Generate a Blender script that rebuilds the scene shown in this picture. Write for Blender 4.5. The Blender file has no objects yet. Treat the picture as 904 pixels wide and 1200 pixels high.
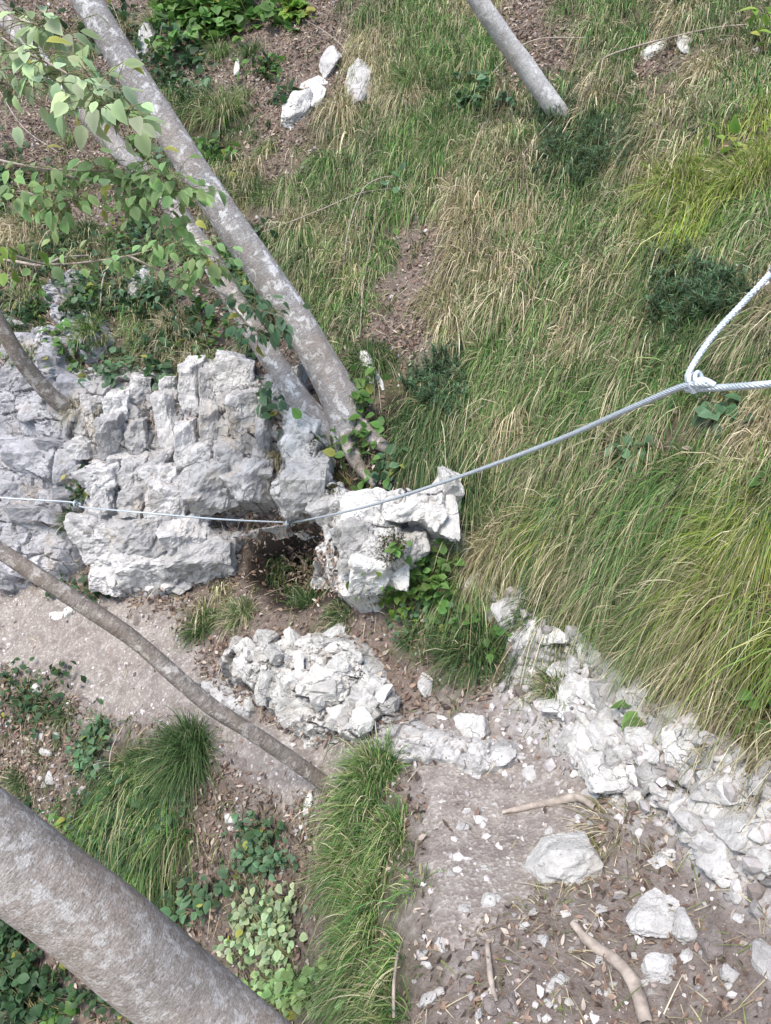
import bpy, math
import numpy as np
from mathutils import Vector

rng = np.random.default_rng(7)
S = bpy.context.scene
COL = S.collection
R = math.radians

# ------------------------------------------------------------------ camera and survey frame
PITCH = R(22.0)
CAM = np.array([0.0, 0.0, 1.6])
F = 873.0
cF, sF = math.cos(PITCH), math.sin(PITCH)
FWD = np.array([0, cF, -sF]); UPV = np.array([0, sF, cF]); RGT = np.array([1.0, 0, 0])

def rays(u, v):
    u = np.asarray(u, float); v = np.asarray(v, float)
    return FWD + ((u - 452) / F)[..., None] * RGT + ((600 - v) / F)[..., None] * UPV

def at(u, v, d):
    return CAM + rays(u, v) * np.asarray(d, float)[..., None]

def proj(P):
    q = P - CAM
    d = q @ FWD
    d = np.where(d < 0.15, 0.15, d)
    return 452 + F * (q @ RGT) / d, 600 - F * (q @ UPV) / d, d

# the mean plane of the hillside; everything on the ground is measured from it
NRM = np.array([-0.25, -0.75, 0.61]); NRM /= np.linalg.norm(NRM)
E1 = np.cross(np.array([0, 0, 1.0]), NRM); E1 /= np.linalg.norm(E1)
if E1[0] < 0: E1 = -E1
E2 = np.cross(NRM, E1)
if E2[2] < 0: E2 = -E2
ORG = at(450, 640, 3.0)
ZUP = np.array([0, 0, 1.0])

def to_plane(P):
    q = P - ORG
    return q @ E1, q @ E2, q @ NRM

def from_plane(a, b, h):
    return ORG + a[..., None] * E1 + b[..., None] * E2 + h[..., None] * NRM

# ------------------------------------------------------------------ noise
def _hash(ix, iy, iz, seed):
    n = (ix.astype(np.int64) * 374761393 + iy.astype(np.int64) * 668265263 + iz.astype(np.int64) * 2147483647 + seed * 1274126177) & 0xFFFFFFFF
    n = ((n ^ (n >> 13)) * 1274126177) & 0xFFFFFFFF
    n = ((n ^ (n >> 15)) * 2246822519) & 0xFFFFFFFF
    return ((n ^ (n >> 16)) & 0xFFFFFF) / float(0xFFFFFF)

def vnoise(x, y, z=None, seed=0):
    x = np.asarray(x, float); y = np.asarray(y, float)
    z = np.zeros_like(x) if z is None else np.asarray(z, float)
    ix, iy, iz = np.floor(x), np.floor(y), np.floor(z)
    fx, fy, fz = x - ix, y - iy, z - iz
    fx = fx * fx * (3 - 2 * fx); fy = fy * fy * (3 - 2 * fy); fz = fz * fz * (3 - 2 * fz)
    r = 0
    for dx in (0, 1):
        for dy in (0, 1):
            for dz in (0, 1):
                w = (fx if dx else 1 - fx) * (fy if dy else 1 - fy) * (fz if dz else 1 - fz)
                r = r + w * _hash(ix + dx, iy + dy, iz + dz, seed)
    return r * 2 - 1

def fbm(x, y, z=None, o=4, seed=0, gain=0.5):
    r = 0; a = 1.0; f = 1.0
    for k in range(o):
        r = r + a * vnoise(x * f, y * f, None if z is None else z * f, seed + k * 17)
        a *= gain; f *= 2.03
    return r

def sst(e0, e1, x):
    t = np.clip((x - e0) / (e1 - e0), 0, 1)
    return t * t * (3 - 2 * t)

def poly_sd(x, y, poly):
    """signed distance to a polygon, positive inside"""
    x = np.asarray(x, float); y = np.asarray(y, float)
    d = np.full(x.shape, 1e9); ins = np.zeros(x.shape, bool)
    n = len(poly)
    for i in range(n):
        x0, y0 = poly[i]; x1, y1 = poly[(i + 1) % n]
        ex, ey = x1 - x0, y1 - y0
        t = np.clip(((x - x0) * ex + (y - y0) * ey) / (ex * ex + ey * ey + 1e-12), 0, 1)
        d = np.minimum(d, np.hypot(x - x0 - t * ex, y - y0 - t * ey))
        c = ((y0 > y) != (y1 > y)) & (x < (x1 - x0) * (y - y0) / ((y1 - y0) if y1 != y0 else 1e-9) + x0)
        ins ^= c
    return np.where(ins, d, -d)

# ------------------------------------------------------------------ survey of the slope (bearing u, v and distance)
SURVEY = [
 (0,1200,3.2),(200,1200,2.85),(330,1200,2.45),(420,1200,2.0),(480,1200,1.72),(580,1200,1.6),(720,1200,1.57),(860,1200,1.48),(900,1200,1.42),
 (0,1080,3.4),(200,1080,2.95),(340,1080,2.5),(430,1080,2.15),(500,1080,1.86),(620,1080,1.82),(760,1080,1.78),(900,1080,1.6),
 (0,980,3.5),(150,980,3.1),(260,980,2.85),(380,980,2.5),(480,980,2.18),(600,980,2.12),(720,980,2.0),(830,980,1.85),(900,980,1.72),
 (0,880,3.62),(110,880,3.35),(220,880,3.05),(330,900,2.75),(430,890,2.5),(540,890,2.42),(660,890,2.3),(790,890,2.05),(900,880,1.85),
 (0,780,3.78),(100,790,3.6),(200,810,3.28),(300,830,3.02),(400,860,2.75),(470,840,2.7),(560,800,2.72),(650,800,2.55),(800,800,2.15),(900,790,1.92),
 (0,715,3.95),(130,720,3.8),(220,745,3.55),(300,760,3.25),(400,760,2.98),(500,740,2.9),(620,720,2.72),(720,700,2.5),(830,700,2.1),(900,700,1.95),
 (0,650,4.0),(120,670,3.92),(220,670,3.78),(330,660,3.6),(390,650,3.5),(430,660,3.1),(550,650,2.92),(680,620,2.66),(800,600,2.3),(900,600,2.02),
 (0,560,4.08),(120,560,3.9),(230,560,3.78),(330,570,3.6),(420,560,3.25),(520,560,3.12),(650,520,2.9),(780,500,2.5),(900,480,2.2),
 (0,440,4.2),(120,430,4.05),(230,430,3.95),(320,440,3.75),(400,450,3.45),(500,420,3.4),(640,400,3.15),(780,380,2.75),(900,360,2.45),
 (0,320,4.6),(150,320,4.5),(290,310,4.3),(400,320,3.95),(520,300,3.8),(660,280,3.5),(780,260,3.15),(900,240,2.8),
 (0,180,5.3),(180,180,5.05),(330,160,4.75),(450,150,4.5),(600,140,4.2),(760,120,3.7),(900,110,3.25),
 (0,20,6.1),(200,20,5.8),(400,10,5.35),(560,10,5.0),(740,0,4.4),(900,0,3.8),
 (1100,1050,1.4),(1100,800,1.5),(1100,550,1.62),(1100,300,2.1),(1100,0,3.1),(1100,-300,4.4),(750,-300,5.9),(400,-300,7.0),(0,-300,8.0),
 (-280,-200,8.2),(-280,100,6.4),(-280,420,4.7),(-280,620,4.3),(-280,760,4.25),(-250,1000,3.95),(-200,1300,3.5),
 (100,1400,2.7),(300,1400,2.15),(420,1400,1.75),(540,1400,1.42),(750,1400,1.36),(950,1400,1.2),
]
_sp = np.array(SURVEY)
_SA, _SB, _SH = to_plane(at(_sp[:, 0], _sp[:, 1], _sp[:, 2]))
def _ker(r): return np.sqrt(r * r + 0.12 ** 2)
_D = np.hypot(_SA[:, None] - _SA, _SB[:, None] - _SB)
_n = len(_SA)
_M = np.zeros((_n + 3, _n + 3)); _M[:_n, :_n] = _ker(_D) - np.eye(_n) * 0.03
_M[:_n, _n] = 1; _M[:_n, _n + 1] = _SA; _M[:_n, _n + 2] = _SB
_M[_n:, :_n] = _M[:_n, _n:].T
_W = np.linalg.solve(_M, np.concatenate([_SH, np.zeros(3)]))
def h_survey(a, b):
    sh = a.shape; a = a.ravel(); b = b.ravel(); out = np.empty(a.size)
    for i in range(0, a.size, 20000):
        aa, bb = a[i:i + 20000], b[i:i + 20000]
        out[i:i + 20000] = _ker(np.hypot(aa[:, None] - _SA, bb[:, None] - _SB)) @ _W[:_n] + _W[_n] + _W[_n + 1] * aa + _W[_n + 2] * bb
    return out.reshape(sh)

A0, A1, B0, B1, ST = -4.6, 2.6, -3.2, 4.6, 0.0125
GA = np.arange(A0, A1, ST); GB = np.arange(B0, B1, ST)
aa, bb = np.meshgrid(GA, GB)
c_a, c_b = np.meshgrid(np.arange(A0, A1 + .1, .06), np.arange(B0, B1 + .1, .06))
c_h = h_survey(c_a, c_b)
def bil(G, a, b, a0, b0, st):
    x = np.clip((a - a0) / st, 0, G.shape[1] - 1.001); y = np.clip((b - b0) / st, 0, G.shape[0] - 1.001)
    i = x.astype(int); j = y.astype(int); fx = x - i; fy = y - j
    return (G[j, i] * (1 - fx) + G[j, i + 1] * fx) * (1 - fy) + (G[j + 1, i] * (1 - fx) + G[j + 1, i + 1] * fx) * fy
HB = bil(c_h, aa, bb, A0, B0, .06)
gu, gv, gd = proj(from_plane(aa, bb, HB))          # bearing of every ground point in the survey

# ------------------------------------------------------------------ what grows where (survey sheet, 30 x 40 squares)
SHEET = [   # three blocks of ten squares per row
 [",..,......", ".,.,mggms.", "..mgg.smmm"], [",...,.....", ".,..smggg.", "..,mg..mmm"], ["..,.......", "....smggg,", "..,m..,smm"],
 [".,..,...,.", ".,..smgggd", ",dmsm.mmmg"], ["..,,...gdd", "..,smmgggs", "mdddmssmmy"], [".,,.,..gdd", ".,mmmgggmm", "mdddmsmmyy"],
 ["..,,..,ggs", ".mgmmgggms", "sdddmsmyyy"], [",..,.,,,ss", ".mgmmggssm", "mmddmmyyyg"], ["s,.,,,,.dd", ".mmgm...sm", "mmgmmyyygm"],
 ["ss,.,.,,,d", ",mgsm.,,sm", "mgmmsmyymm"], [",s.s,,.,,.", "mmgs,..,ms", "sgmsmmmmmm"], ["..,,s.d.,.", ",mgg,,,sms", "mmgmmdddds"],
 ["..,,,gs.,.", ".,gm,,,smm", "sgsmmddddm"], ["..,,d.ss..", "...,....mg", "mmsmgddddm"], ["..,.,.s...", "....dd,.mg", "mgggmggddg"],
 ["...,.....,", ".....ddmmg", "mgggmmggmm"], ["..........", "....,dddms", "sgggmgggms"], ["..........", "......ddgm", "mmgsmmgggs"],
 ["..........", "......,gdg", "gsg.mggggg"], ["..........", "........dm", "ggm.ggmggg"], ["..........", "........ms", "gggmgmmyyy"],
 ["..........", "......,.ms", "dgsmmmyyyy"], ["...,....,,", ",,.....,ms", "dgsmgmsyyy"], [".......,s,", ",,,,,,,,s.", ".dmggmsyyg"],
 [".,..,..,,,", ".,,..,,,,,", "..smggmsyy"], ["..........", ".,....,d,,", "...msm.ssy"], [",,,.......", "......,,,.", ",....s.sss"],
 [".,,.......", "........,.", ",,....,sss"], [".,,,,,,.,.", "........,.", ".....,,.ss"], [",,,,gg,,..", "...,......", "........ss"],
 [",,,,gg,,..", "...g,,....", ".......,,,"], ["..,dggg,,.", "..,ggg....", ".........."], ["...dggg,..", "..,ggg,...", "..s......."],
 ["..,ddg..,,", "..,ggg,...", "...s......"], ["...,ddd...", "..,ggg....", "..s......,"], ["....dd,..,", "...ggg,...", ".,........"],
 ["......,,.,", "...ggg,...", ".....,...."], [".........,", "...ggg....", "........,."], ["..........", "...ggg,...", "...,......"],
 ["..........", "...ggg,...", ".........."],
]
GR = np.array([[ord(c) for part in row for c in part] for row in SHEET])
assert GR.shape == (40, 30)
def grass_at(u, v, jit=13, r=rng):
    u = u + r.normal(0, jit, u.shape); v = v + r.normal(0, jit, v.shape)
    i = np.clip((u / 30.13).astype(int), 0, 29); j = np.clip((v / 30).astype(int), 0, 39)
    return GR[j, i]
def blur(G, n):
    for _ in range(n):
        P = np.pad(G, 1, mode='edge')
        G = (P[:-2, 1:-1] + P[2:, 1:-1] + P[1:-1, :-2] + P[1:-1, 2:] + 4 * P[1:-1, 1:-1]) / 8
    return G
cov = blur(np.isin(GR, [ord(c) for c in 'dgyms']).astype(float), 1)

PATH = [(-900,640),(-100,690),(60,688),(130,705),(200,722),(235,790),(300,842),(380,872),(470,850),(560,825),(620,870),(680,925),(690,985),(650,1040),(575,1075),(530,1110),(505,1090),(492,1010),(510,945),(480,905),(400,918),(320,930),(270,890),(200,850),(130,842),(60,795),(-100,752),(-900,760)]
RUBBLE = [(585,690),(660,690),(700,765),(770,812),(830,838),(875,880),(904,892),(1050,890),(1050,1060),(904,1090),(830,1030),(720,960),(650,900),(560,860),(590,800)]
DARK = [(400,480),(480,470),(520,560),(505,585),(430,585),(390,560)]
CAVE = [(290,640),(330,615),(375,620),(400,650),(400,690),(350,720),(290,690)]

pn = fbm(aa * 9, bb * 9, o=3, seed=3) * 14
path_sd = poly_sd(gu, gv, PATH) + pn * 1.5 + fbm(aa * 45, bb * 45, o=3, seed=4) * 9
rub_sd = poly_sd(gu, gv, RUBBLE) + pn
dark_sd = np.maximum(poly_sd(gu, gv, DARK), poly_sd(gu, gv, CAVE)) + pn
NEAR = [(490,1040),(620,1000),(760,960),(860,1030),(960,1060),(960,1400),(480,1400)]
mDust = np.maximum(sst(-55, 5, path_sd), .5 * sst(-40, 20, poly_sd(gu, gv, NEAR) + pn))
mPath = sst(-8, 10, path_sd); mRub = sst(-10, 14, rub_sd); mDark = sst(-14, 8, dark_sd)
mGrass = bil(cov, np.clip(gu, 0, 903), np.clip(gv, 0, 1199), 15, 15, 30.0)
mGrass = np.clip(mGrass + fbm(aa * 7, bb * 7, o=2, seed=9) * .25, 0, 1) * (1 - mPath)
rough = 1 - 0.75 * mPath
HT = HB + (fbm(aa * 2.2, bb * 2.2, o=3, seed=21) * .035 + fbm(aa * 9, bb * 9, o=4, seed=31) * .012) * rough + fbm(aa * 40, bb * 40, o=3, seed=41) * .0035 * (1 - mGrass)
HT -= .34 * sst(-6, 30, poly_sd(gu, gv, CAVE))
HS = HT.copy()                                      # ground and rock together; rock patches raise it

def surf(a, b): return from_plane(a, b, bil(HS, a, b, A0, B0, ST))
def hit(u, v):
    """where lines of sight meet the ground"""
    u = np.atleast_1d(np.asarray(u, float)); v = np.atleast_1d(np.asarray(v, float))
    D = rays(u, v); lo = np.full(u.shape, .7); res = np.full(u.shape, np.nan)
    ts = np.arange(.7, 11, .03)
    prev = None
    for t in ts:
        a, b, h = to_plane(CAM + D * t)
        g = h - bil(HS, a, b, A0, B0, ST)
        new = np.isnan(res) & (g < 0)
        if prev is not None:
            res[new] = t - .03 * (-g[new]) / (prev[new] - g[new] + 1e-9)
        else:
            res[new] = t
        prev = g
    res[np.isnan(res)] = 6.0
    return CAM + D * res[:, None], res
def hit1(u, v):
    p, d = hit(u, v); return p[0], d[0]
def normal_at(P):
    a, b, _ = to_plane(P); e = .03
    ha = (bil(HB, a + e, b, A0, B0, ST) - bil(HB, a - e, b, A0, B0, ST)) / (2 * e)
    hb = (bil(HB, a, b + e, A0, B0, ST) - bil(HB, a, b - e, A0, B0, ST)) / (2 * e)
    n = NRM - ha[..., None] * E1 - hb[..., None] * E2
    return n / np.linalg.norm(n, axis=-1, keepdims=True)

# ------------------------------------------------------------------ mesh helpers
def mesh(name, V, faces, mat, parent=None, smooth=True, col=None, attrs=None):
    """faces: list of index arrays (n x 3 or n x 4)"""
    me = bpy.data.meshes.new(name)
    V = np.ascontiguousarray(V, dtype=np.float32)
    faces = [np.asarray(f, np.int32) for f in faces if len(f)]
    loops = np.concatenate([f.ravel() for f in faces])
    tot = np.concatenate([np.full(len(f), f.shape[1], np.int32) for f in faces])
    start = np.concatenate([[0], np.cumsum(tot)[:-1]]).astype(np.int32)
    me.vertices.add(len(V)); me.vertices.foreach_set('co', V.ravel())
    me.loops.add(len(loops)); me.loops.foreach_set('vertex_index', loops)
    me.polygons.add(len(tot)); me.polygons.foreach_set('loop_start', start)
    me.polygons.foreach_set('use_smooth', np.full(len(tot), smooth))
    me.update(calc_edges=True)
    if col is not None:
        c = np.ones((len(V), 4), np.float32); c[:, :3] = col
        at_ = me.color_attributes.new('Col', 'FLOAT_COLOR', 'POINT'); at_.data.foreach_set('color', c.ravel())
    for k, val in (attrs or {}).items():
        if np.ndim(val) == 1:
            x = me.attributes.new(k, 'FLOAT', 'POINT'); x.data.foreach_set('value', np.ascontiguousarray(val, np.float32))
        else:
            x = me.attributes.new(k, 'FLOAT_VECTOR', 'POINT'); x.data.foreach_set('vector', np.ascontiguousarray(val, np.float32).ravel())
    me.materials.append(mat)
    o = bpy.data.objects.new(name, me); COL.objects.link(o)
    if parent is not None: o.parent = parent
    return o
def tag(o, label=None, cat=None, group=None, kind=None):
    if label: o['label'] = label
    if cat: o['category'] = cat
    if group: o['group'] = group
    if kind: o['kind'] = kind
    return o
def empty(name, loc, label, cat, group=None):
    o = bpy.data.objects.new(name, None); COL.objects.link(o); o.location = Vector([float(x) for x in loc])
    o.empty_display_size = .05
    return tag(o, label, cat, group)
def grid_faces(nx, ny, keep=None):
    i = np.arange(nx * ny).reshape(ny, nx)
    f = np.stack([i[:-1, :-1], i[:-1, 1:], i[1:, 1:], i[1:, :-1]], -1).reshape(-1, 4)
    return f if keep is None else f[keep.ravel()[f].all(1)]
def compact(V, f, extra):
    used = np.unique(f); m = np.zeros(len(V), np.int64); m[used] = np.arange(len(used))
    return V[used], m[f], [e[used] for e in extra]
def nrmz(x): return x / (np.linalg.norm(x, axis=-1, keepdims=True) + 1e-9)

# ------------------------------------------------------------------ materials
def mat(name, rough=.8):
    m = bpy.data.materials.new(name); m.use_nodes = True
    nt = m.node_tree; b = nt.nodes['Principled BSDF']
    b.inputs['Roughness'].default_value = rough
    b.inputs['Specular IOR Level'].default_value = .25
    return m, nt, b
def nd(nt, t, **kw):
    n = nt.nodes.new(t)
    for k, v in kw.items():
        if k in n.inputs: n.inputs[k].default_value = v
        else: setattr(n, k, v)
    return n
def ramp(nt, stops, src):
    r = nt.nodes.new('ShaderNodeValToRGB'); e = r.color_ramp.elements
    while len(e) < len(stops): e.new(.5)
    for x, (p, c) in zip(e, stops):
        x.position = p; x.color = (*c, 1) if len(c) == 3 else c
    nt.links.new(src, r.inputs[0]); return r.outputs[0]
def mix(nt, fac, a, b, mode='MIX'):
    m = nt.nodes.new('ShaderNodeMix'); m.data_type = 'RGBA'; m.blend_type = mode
    for sock, val in ((m.inputs[0], fac), (m.inputs[6], a), (m.inputs[7], b)):
        if isinstance(val, (int, float)): sock.default_value = val
        elif isinstance(val, tuple): sock.default_value = (*val, 1)
        else: nt.links.new(val, sock)
    return m.outputs[2]
def noise(nt, scale, vec=None, detail=5, rough=.6, dist=0):
    n = nd(nt, 'ShaderNodeTexNoise'); n.inputs['Scale'].default_value = scale; n.inputs['Detail'].default_value = detail
    n.inputs['Roughness'].default_value = rough; n.inputs['Distortion'].default_value = dist
    if vec is not None: nt.links.new(vec, n.inputs['Vector'])
    return n.outputs[0]
def attr(nt, name, out='Fac'):
    a = nt.nodes.new('ShaderNodeAttribute'); a.attribute_name = name; return a.outputs[out]
def bump(nt, b, h, strength=.5, dist=.01):
    n = nd(nt, 'ShaderNodeBump'); n.inputs['Strength'].default_value = strength; n.inputs['Distance'].default_value = dist
    nt.links.new(h, n.inputs['Height']); nt.links.new(n.outputs[0], b.inputs['Normal'])
def pos(nt): return nt.nodes.new('ShaderNodeNewGeometry').outputs['Position']
BW = ((0, 0, 0), (1, 1, 1))

def ground_mat():
    m, nt, b = mat('hill_earth', .95); p = pos(nt)
    soil = ramp(nt, [(.3, (.07, .054, .045)), (.5, (.15, .12, .102)), (.7, (.29, .25, .225))], noise(nt, 26, p, 8, .7))
    lit = ramp(nt, [(.35, (.075, .052, .042)), (.55, (.19, .142, .115)), (.72, (.38, .32, .28))], noise(nt, 75, p, 6, .75))
    c = mix(nt, .6, soil, lit)
    turf = ramp(nt, [(.35, (.035, .038, .016)), (.5, (.075, .07, .034)), (.68, (.19, .15, .09))], noise(nt, 38, p, 6, .7))
    c = mix(nt, attr(nt, 'mGrass'), c, turf)
    rub = ramp(nt, [(.3, (.17, .14, .125)), (.45, (.36, .33, .31)), (.6, (.56, .54, .53))], noise(nt, 45, p, 8, .75))
    c = mix(nt, attr(nt, 'mRub'), c, rub)
    du = ramp(nt, [(.3, (.13, .105, .092)), (.5, (.25, .215, .195)), (.68, (.42, .385, .36))], noise(nt, 22, p, 10, .75))
    df = mix(nt, 1.0, attr(nt, 'mDust'), ramp(nt, [(.3, (.35, .35, .35)), (.6, (.95, .95, .95))], noise(nt, 11, p, 8, .7)), 'MULTIPLY')
    c = mix(nt, df, c, du)
    c = mix(nt, attr(nt, 'mDark'), c, ramp(nt, [(.3, (.018, .013, .010)), (.7, (.065, .048, .038))], noise(nt, 60, p, 6, .7)))  # dark damp soil, with the shade of the hollow painted into its colour
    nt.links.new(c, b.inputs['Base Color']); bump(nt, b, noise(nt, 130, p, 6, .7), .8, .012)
    return m
def path_mat():
    m, nt, b = mat('trodden_gravel', .92); p = pos(nt)
    c = ramp(nt, [(.32, (.12, .098, .085)), (.5, (.225, .190, .168)), (.68, (.37, .33, .295))], noise(nt, 12, p, 10, .75))
    v = nd(nt, 'ShaderNodeTexVoronoi'); v.inputs['Scale'].default_value = 120; nt.links.new(p, v.inputs['Vector'])
    g = ramp(nt, [(.0, (.58, .55, .51)), (.4, (.25, .220, .195)), (1, (.15, .125, .108))], v.outputs['Color'])
    c = mix(nt, .45, c, g)
    c = mix(nt, ramp(nt, [(.50, (0, 0, 0)), (.66, (.75, .75, .75))], noise(nt, 13, p, 8, .75)), c, (.13, .10, .088))
    nt.links.new(c, b.inputs['Base Color'])
    h = mix(nt, .5, noise(nt, 150, p, 6, .7), v.outputs['Distance']); bump(nt, b, h, .7, .008)
    return m
def rock_mat(name, base, stain, ochre=.25, warm=(.52, .40, .27), grime=.5):
    m, nt, b = mat(name, .92); p = pos(nt)
    c = ramp(nt, [(.28, tuple(x * .62 for x in base)), (.5, base), (.74, tuple(min(x * 1.3, .8) for x in base))], noise(nt, 17, p, 10, .74))
    tn = nd(nt, 'ShaderNodeMath', operation='MULTIPLY_ADD'); nt.links.new(attr(nt, 'tone'), tn.inputs[0]); tn.inputs[1].default_value = .26; tn.inputs[2].default_value = 1.0
    cb = nd(nt, 'ShaderNodeCombineColor'); [nt.links.new(tn.outputs[0], cb.inputs[k]) for k in range(3)]
    c = mix(nt, 1.0, c, cb.outputs[0], 'MULTIPLY')
    st = ramp(nt, [(.48, (0, 0, 0)), (.62, (grime,) * 3)], noise(nt, 7, p, 10, .76, .8))
    c = mix(nt, st, c, stain)
    oc = ramp(nt, [(.55, (0, 0, 0)), (.72, (ochre,) * 3)], noise(nt, 5, p, 8, .68))
    c = mix(nt, oc, c, warm)
    sp = ramp(nt, [(.60, (0, 0, 0)), (.67, (.75, .75, .75))], noise(nt, 48, p, 7, .66))
    c = mix(nt, sp, c, (.17, .16, .15))
    # hairline fissures
    wv = nd(nt, 'ShaderNodeTexNoise'); wv.inputs['Scale'].default_value = 9; wv.inputs['Detail'].default_value = 5; nt.links.new(p, wv.inputs['Vector'])
    ad = nd(nt, 'ShaderNodeVectorMath', operation='MULTIPLY_ADD'); nt.links.new(wv.outputs['Color'], ad.inputs[0]); ad.inputs[1].default_value = (.14, .14, .14); nt.links.new(p, ad.inputs[2])
    vo = nd(nt, 'ShaderNodeTexVoronoi', feature='DISTANCE_TO_EDGE'); vo.inputs['Scale'].default_value = 15; nt.links.new(ad.outputs[0], vo.inputs['Vector'])
    fis = ramp(nt, [(.0, (1, 1, 1)), (.025, (0, 0, 0))], vo.outputs['Distance'])
    fm = mix(nt, 1.0, fis, ramp(nt, [(.50, (0, 0, 0)), (.60, (.7, .7, .7))], noise(nt, 8, p, 4, .6)), 'MULTIPLY')
    c = mix(nt, fm, c, (.10, .085, .075))
    c = mix(nt, attr(nt, 'crack'), c, (.050, .040, .034))
    nt.links.new(c, b.inputs['Base Color'])
    h = mix(nt, .45, noise(nt, 34, p, 10, .75), noise(nt, 150, p, 8, .75)); h = mix(nt, fm, h, (0, 0, 0)); bump(nt, b, h, .9, .02)
    return m
def leaf_mat(name, trans=.35, rough=.55):
    m, nt, b = mat(name, rough)
    c = attr(nt, 'Col', 'Color'); nt.links.new(c, b.inputs['Base Color'])
    t = nd(nt, 'ShaderNodeBsdfTranslucent'); nt.links.new(c, t.inputs['Color'])
    mx = nd(nt, 'ShaderNodeMixShader'); mx.inputs[0].default_value = trans
    nt.links.new(b.outputs[0], mx.inputs[1]); nt.links.new(t.outputs[0], mx.inputs[2])
    nt.links.new(mx.outputs[0], nt.nodes['Material Output'].inputs['Surface'])
    return m
def bark_mat(name, dark, light, lichen, amt, scale=1.0, stripe=.5):
    m, nt, b = mat(name, .9); q = attr(nt, 'bark', 'Vector')
    mp = nd(nt, 'ShaderNodeMapping'); mp.inputs['Scale'].default_value = (1, 1, 4.0); nt.links.new(q, mp.inputs['Vector'])
    c = ramp(nt, [(.3, dark), (.7, light)], noise(nt, 9 * scale, q, 7, .65))
    s = ramp(nt, [(.42, (stripe,) * 3), (.58, (0, 0, 0))], noise(nt, 16 * scale, mp.outputs[0], 6, .7))
    c = mix(nt, s, c, tuple(x * .6 for x in dark))
    l = ramp(nt, [(.53, (0, 0, 0)), (.60, (amt,) * 3)], noise(nt, 13 * scale, q, 6, .62, .4))
    c = mix(nt, l, c, lichen)
    l2 = ramp(nt, [(.60, (0, 0, 0)), (.66, (amt * .8,) * 3)], noise(nt, 38 * scale, mp.outputs[0], 4, .6))
    c = mix(nt, l2, c, lichen)
    c = mix(nt, ramp(nt, [(.45, (0, 0, 0)), (.65, (.6, .6, .6))], noise(nt, 3.2, q, 6, .7)), c, tuple(x * k for x, k in zip(dark, (1.15, 1.0, .85))))
    c = mix(nt, 1.0, c, ramp(nt, [(.3, (.62, .60, .58)), (.52, (1, 1, 1)), (.75, (1.25, 1.25, 1.25))], noise(nt, 95, mp.outputs[0], 6, .75)), 'MULTIPLY')
    c = mix(nt, 1.0, c, ramp(nt, [(.32, (.7, .69, .68)), (.6, (1.12, 1.12, 1.12))], noise(nt, 230, q, 4, .7)), 'MULTIPLY')
    nt.links.new(c, b.inputs['Base Color'])
    bump(nt, b, mix(nt, .5, noise(nt, 24 * scale, mp.outputs[0], 8, .7), noise(nt, 70 * scale, q, 5, .6)), .55, .01)
    return m
def plain(name, c, rough=.8, metal=0, var=.2, scale=60):
    m, nt, b = mat(name, rough); p = pos(nt)
    cc = ramp(nt, [(.35, tuple(x * (1 - var) for x in c)), (.65, tuple(min(1, x * (1 + var)) for x in c))], noise(nt, scale, p, 5, .6))
    nt.links.new(cc, b.inputs['Base Color']); b.inputs['Metallic'].default_value = metal
    return m
def vcol_mat(name, rough=.9, bs=0):
    m, nt, b = mat(name, rough); c = attr(nt, 'Col', 'Color'); p = pos(nt)
    c = mix(nt, 1.0, c, ramp(nt, [(.3, (.72, .72, .72)), (.7, (1.15, 1.15, 1.15))], noise(nt, 60, p, 6, .7)), 'MULTIPLY')
    nt.links.new(c, b.inputs['Base Color'])
    if bs: bump(nt, b, noise(nt, 110, p, 6, .7), bs, .006)
    return m

M_GROUND = ground_mat(); M_PATH = path_mat()
M_CLIFF = rock_mat('pale_limestone', (.56, .535, .515), (.30, .285, .29), .6, grime=.6)
M_GREY = rock_mat('grey_limestone', (.44, .425, .435), (.27, .265, .28), .6, (.48, .37, .25), .55)
M_WHITE = rock_mat('white_limestone', (.61, .585, .55), (.32, .30, .28), .45, (.46, .37, .27), .5)
M_STONE = rock_mat('loose_limestone', (.55, .525, .50), (.31, .285, .265), .45, (.40, .31, .24), .5)
M_DULL = rock_mat('dull_stone', (.26, .22, .20), (.17, .14, .125), .3, (.3, .22, .17), .6)
M_GRASS = leaf_mat('grass_blades', .3, .6); M_LEAF = leaf_mat('green_leaves', .38, .5)
M_LITTER = vcol_mat('dead_leaves', .85); M_PEB = vcol_mat('gravel_stone', .9, .4)
M_BARK_A = bark_mat('grey_lichen_bark', (.25, .23, .22), (.46, .435, .425), (.68, .665, .66), .85, 2.0, .5)
M_BARK_D = bark_mat('smooth_beech_bark', (.26, .22, .19), (.48, .43, .39), (.64, .615, .59), .5, 3.6, .45)
M_BARK_C = bark_mat('pale_bark', (.34, .32, .31), (.55, .53, .52), (.70, .69, .68), .6, 1.6, .3)
M_BARK_E = bark_mat('mottled_brown_bark', (.17, .145, .125), (.34, .30, .27), (.55, .51, .47), .7, 1.7, .6)
M_TWIG = plain('dry_twig', (.30, .25, .21), .85, 0, .35, 30)
M_STEM = plain('green_stem', (.16, .15, .07), .7)
M_STEEL = plain('galvanised_steel', (.50, .54, .57), .45, .5, .12, 200)
M_COAT = plain('bright_cable_steel', (.60, .65, .69), .42, .4, .06, 200)
M_MOSS = leaf_mat('moss_tufts', .1, .9)

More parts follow.
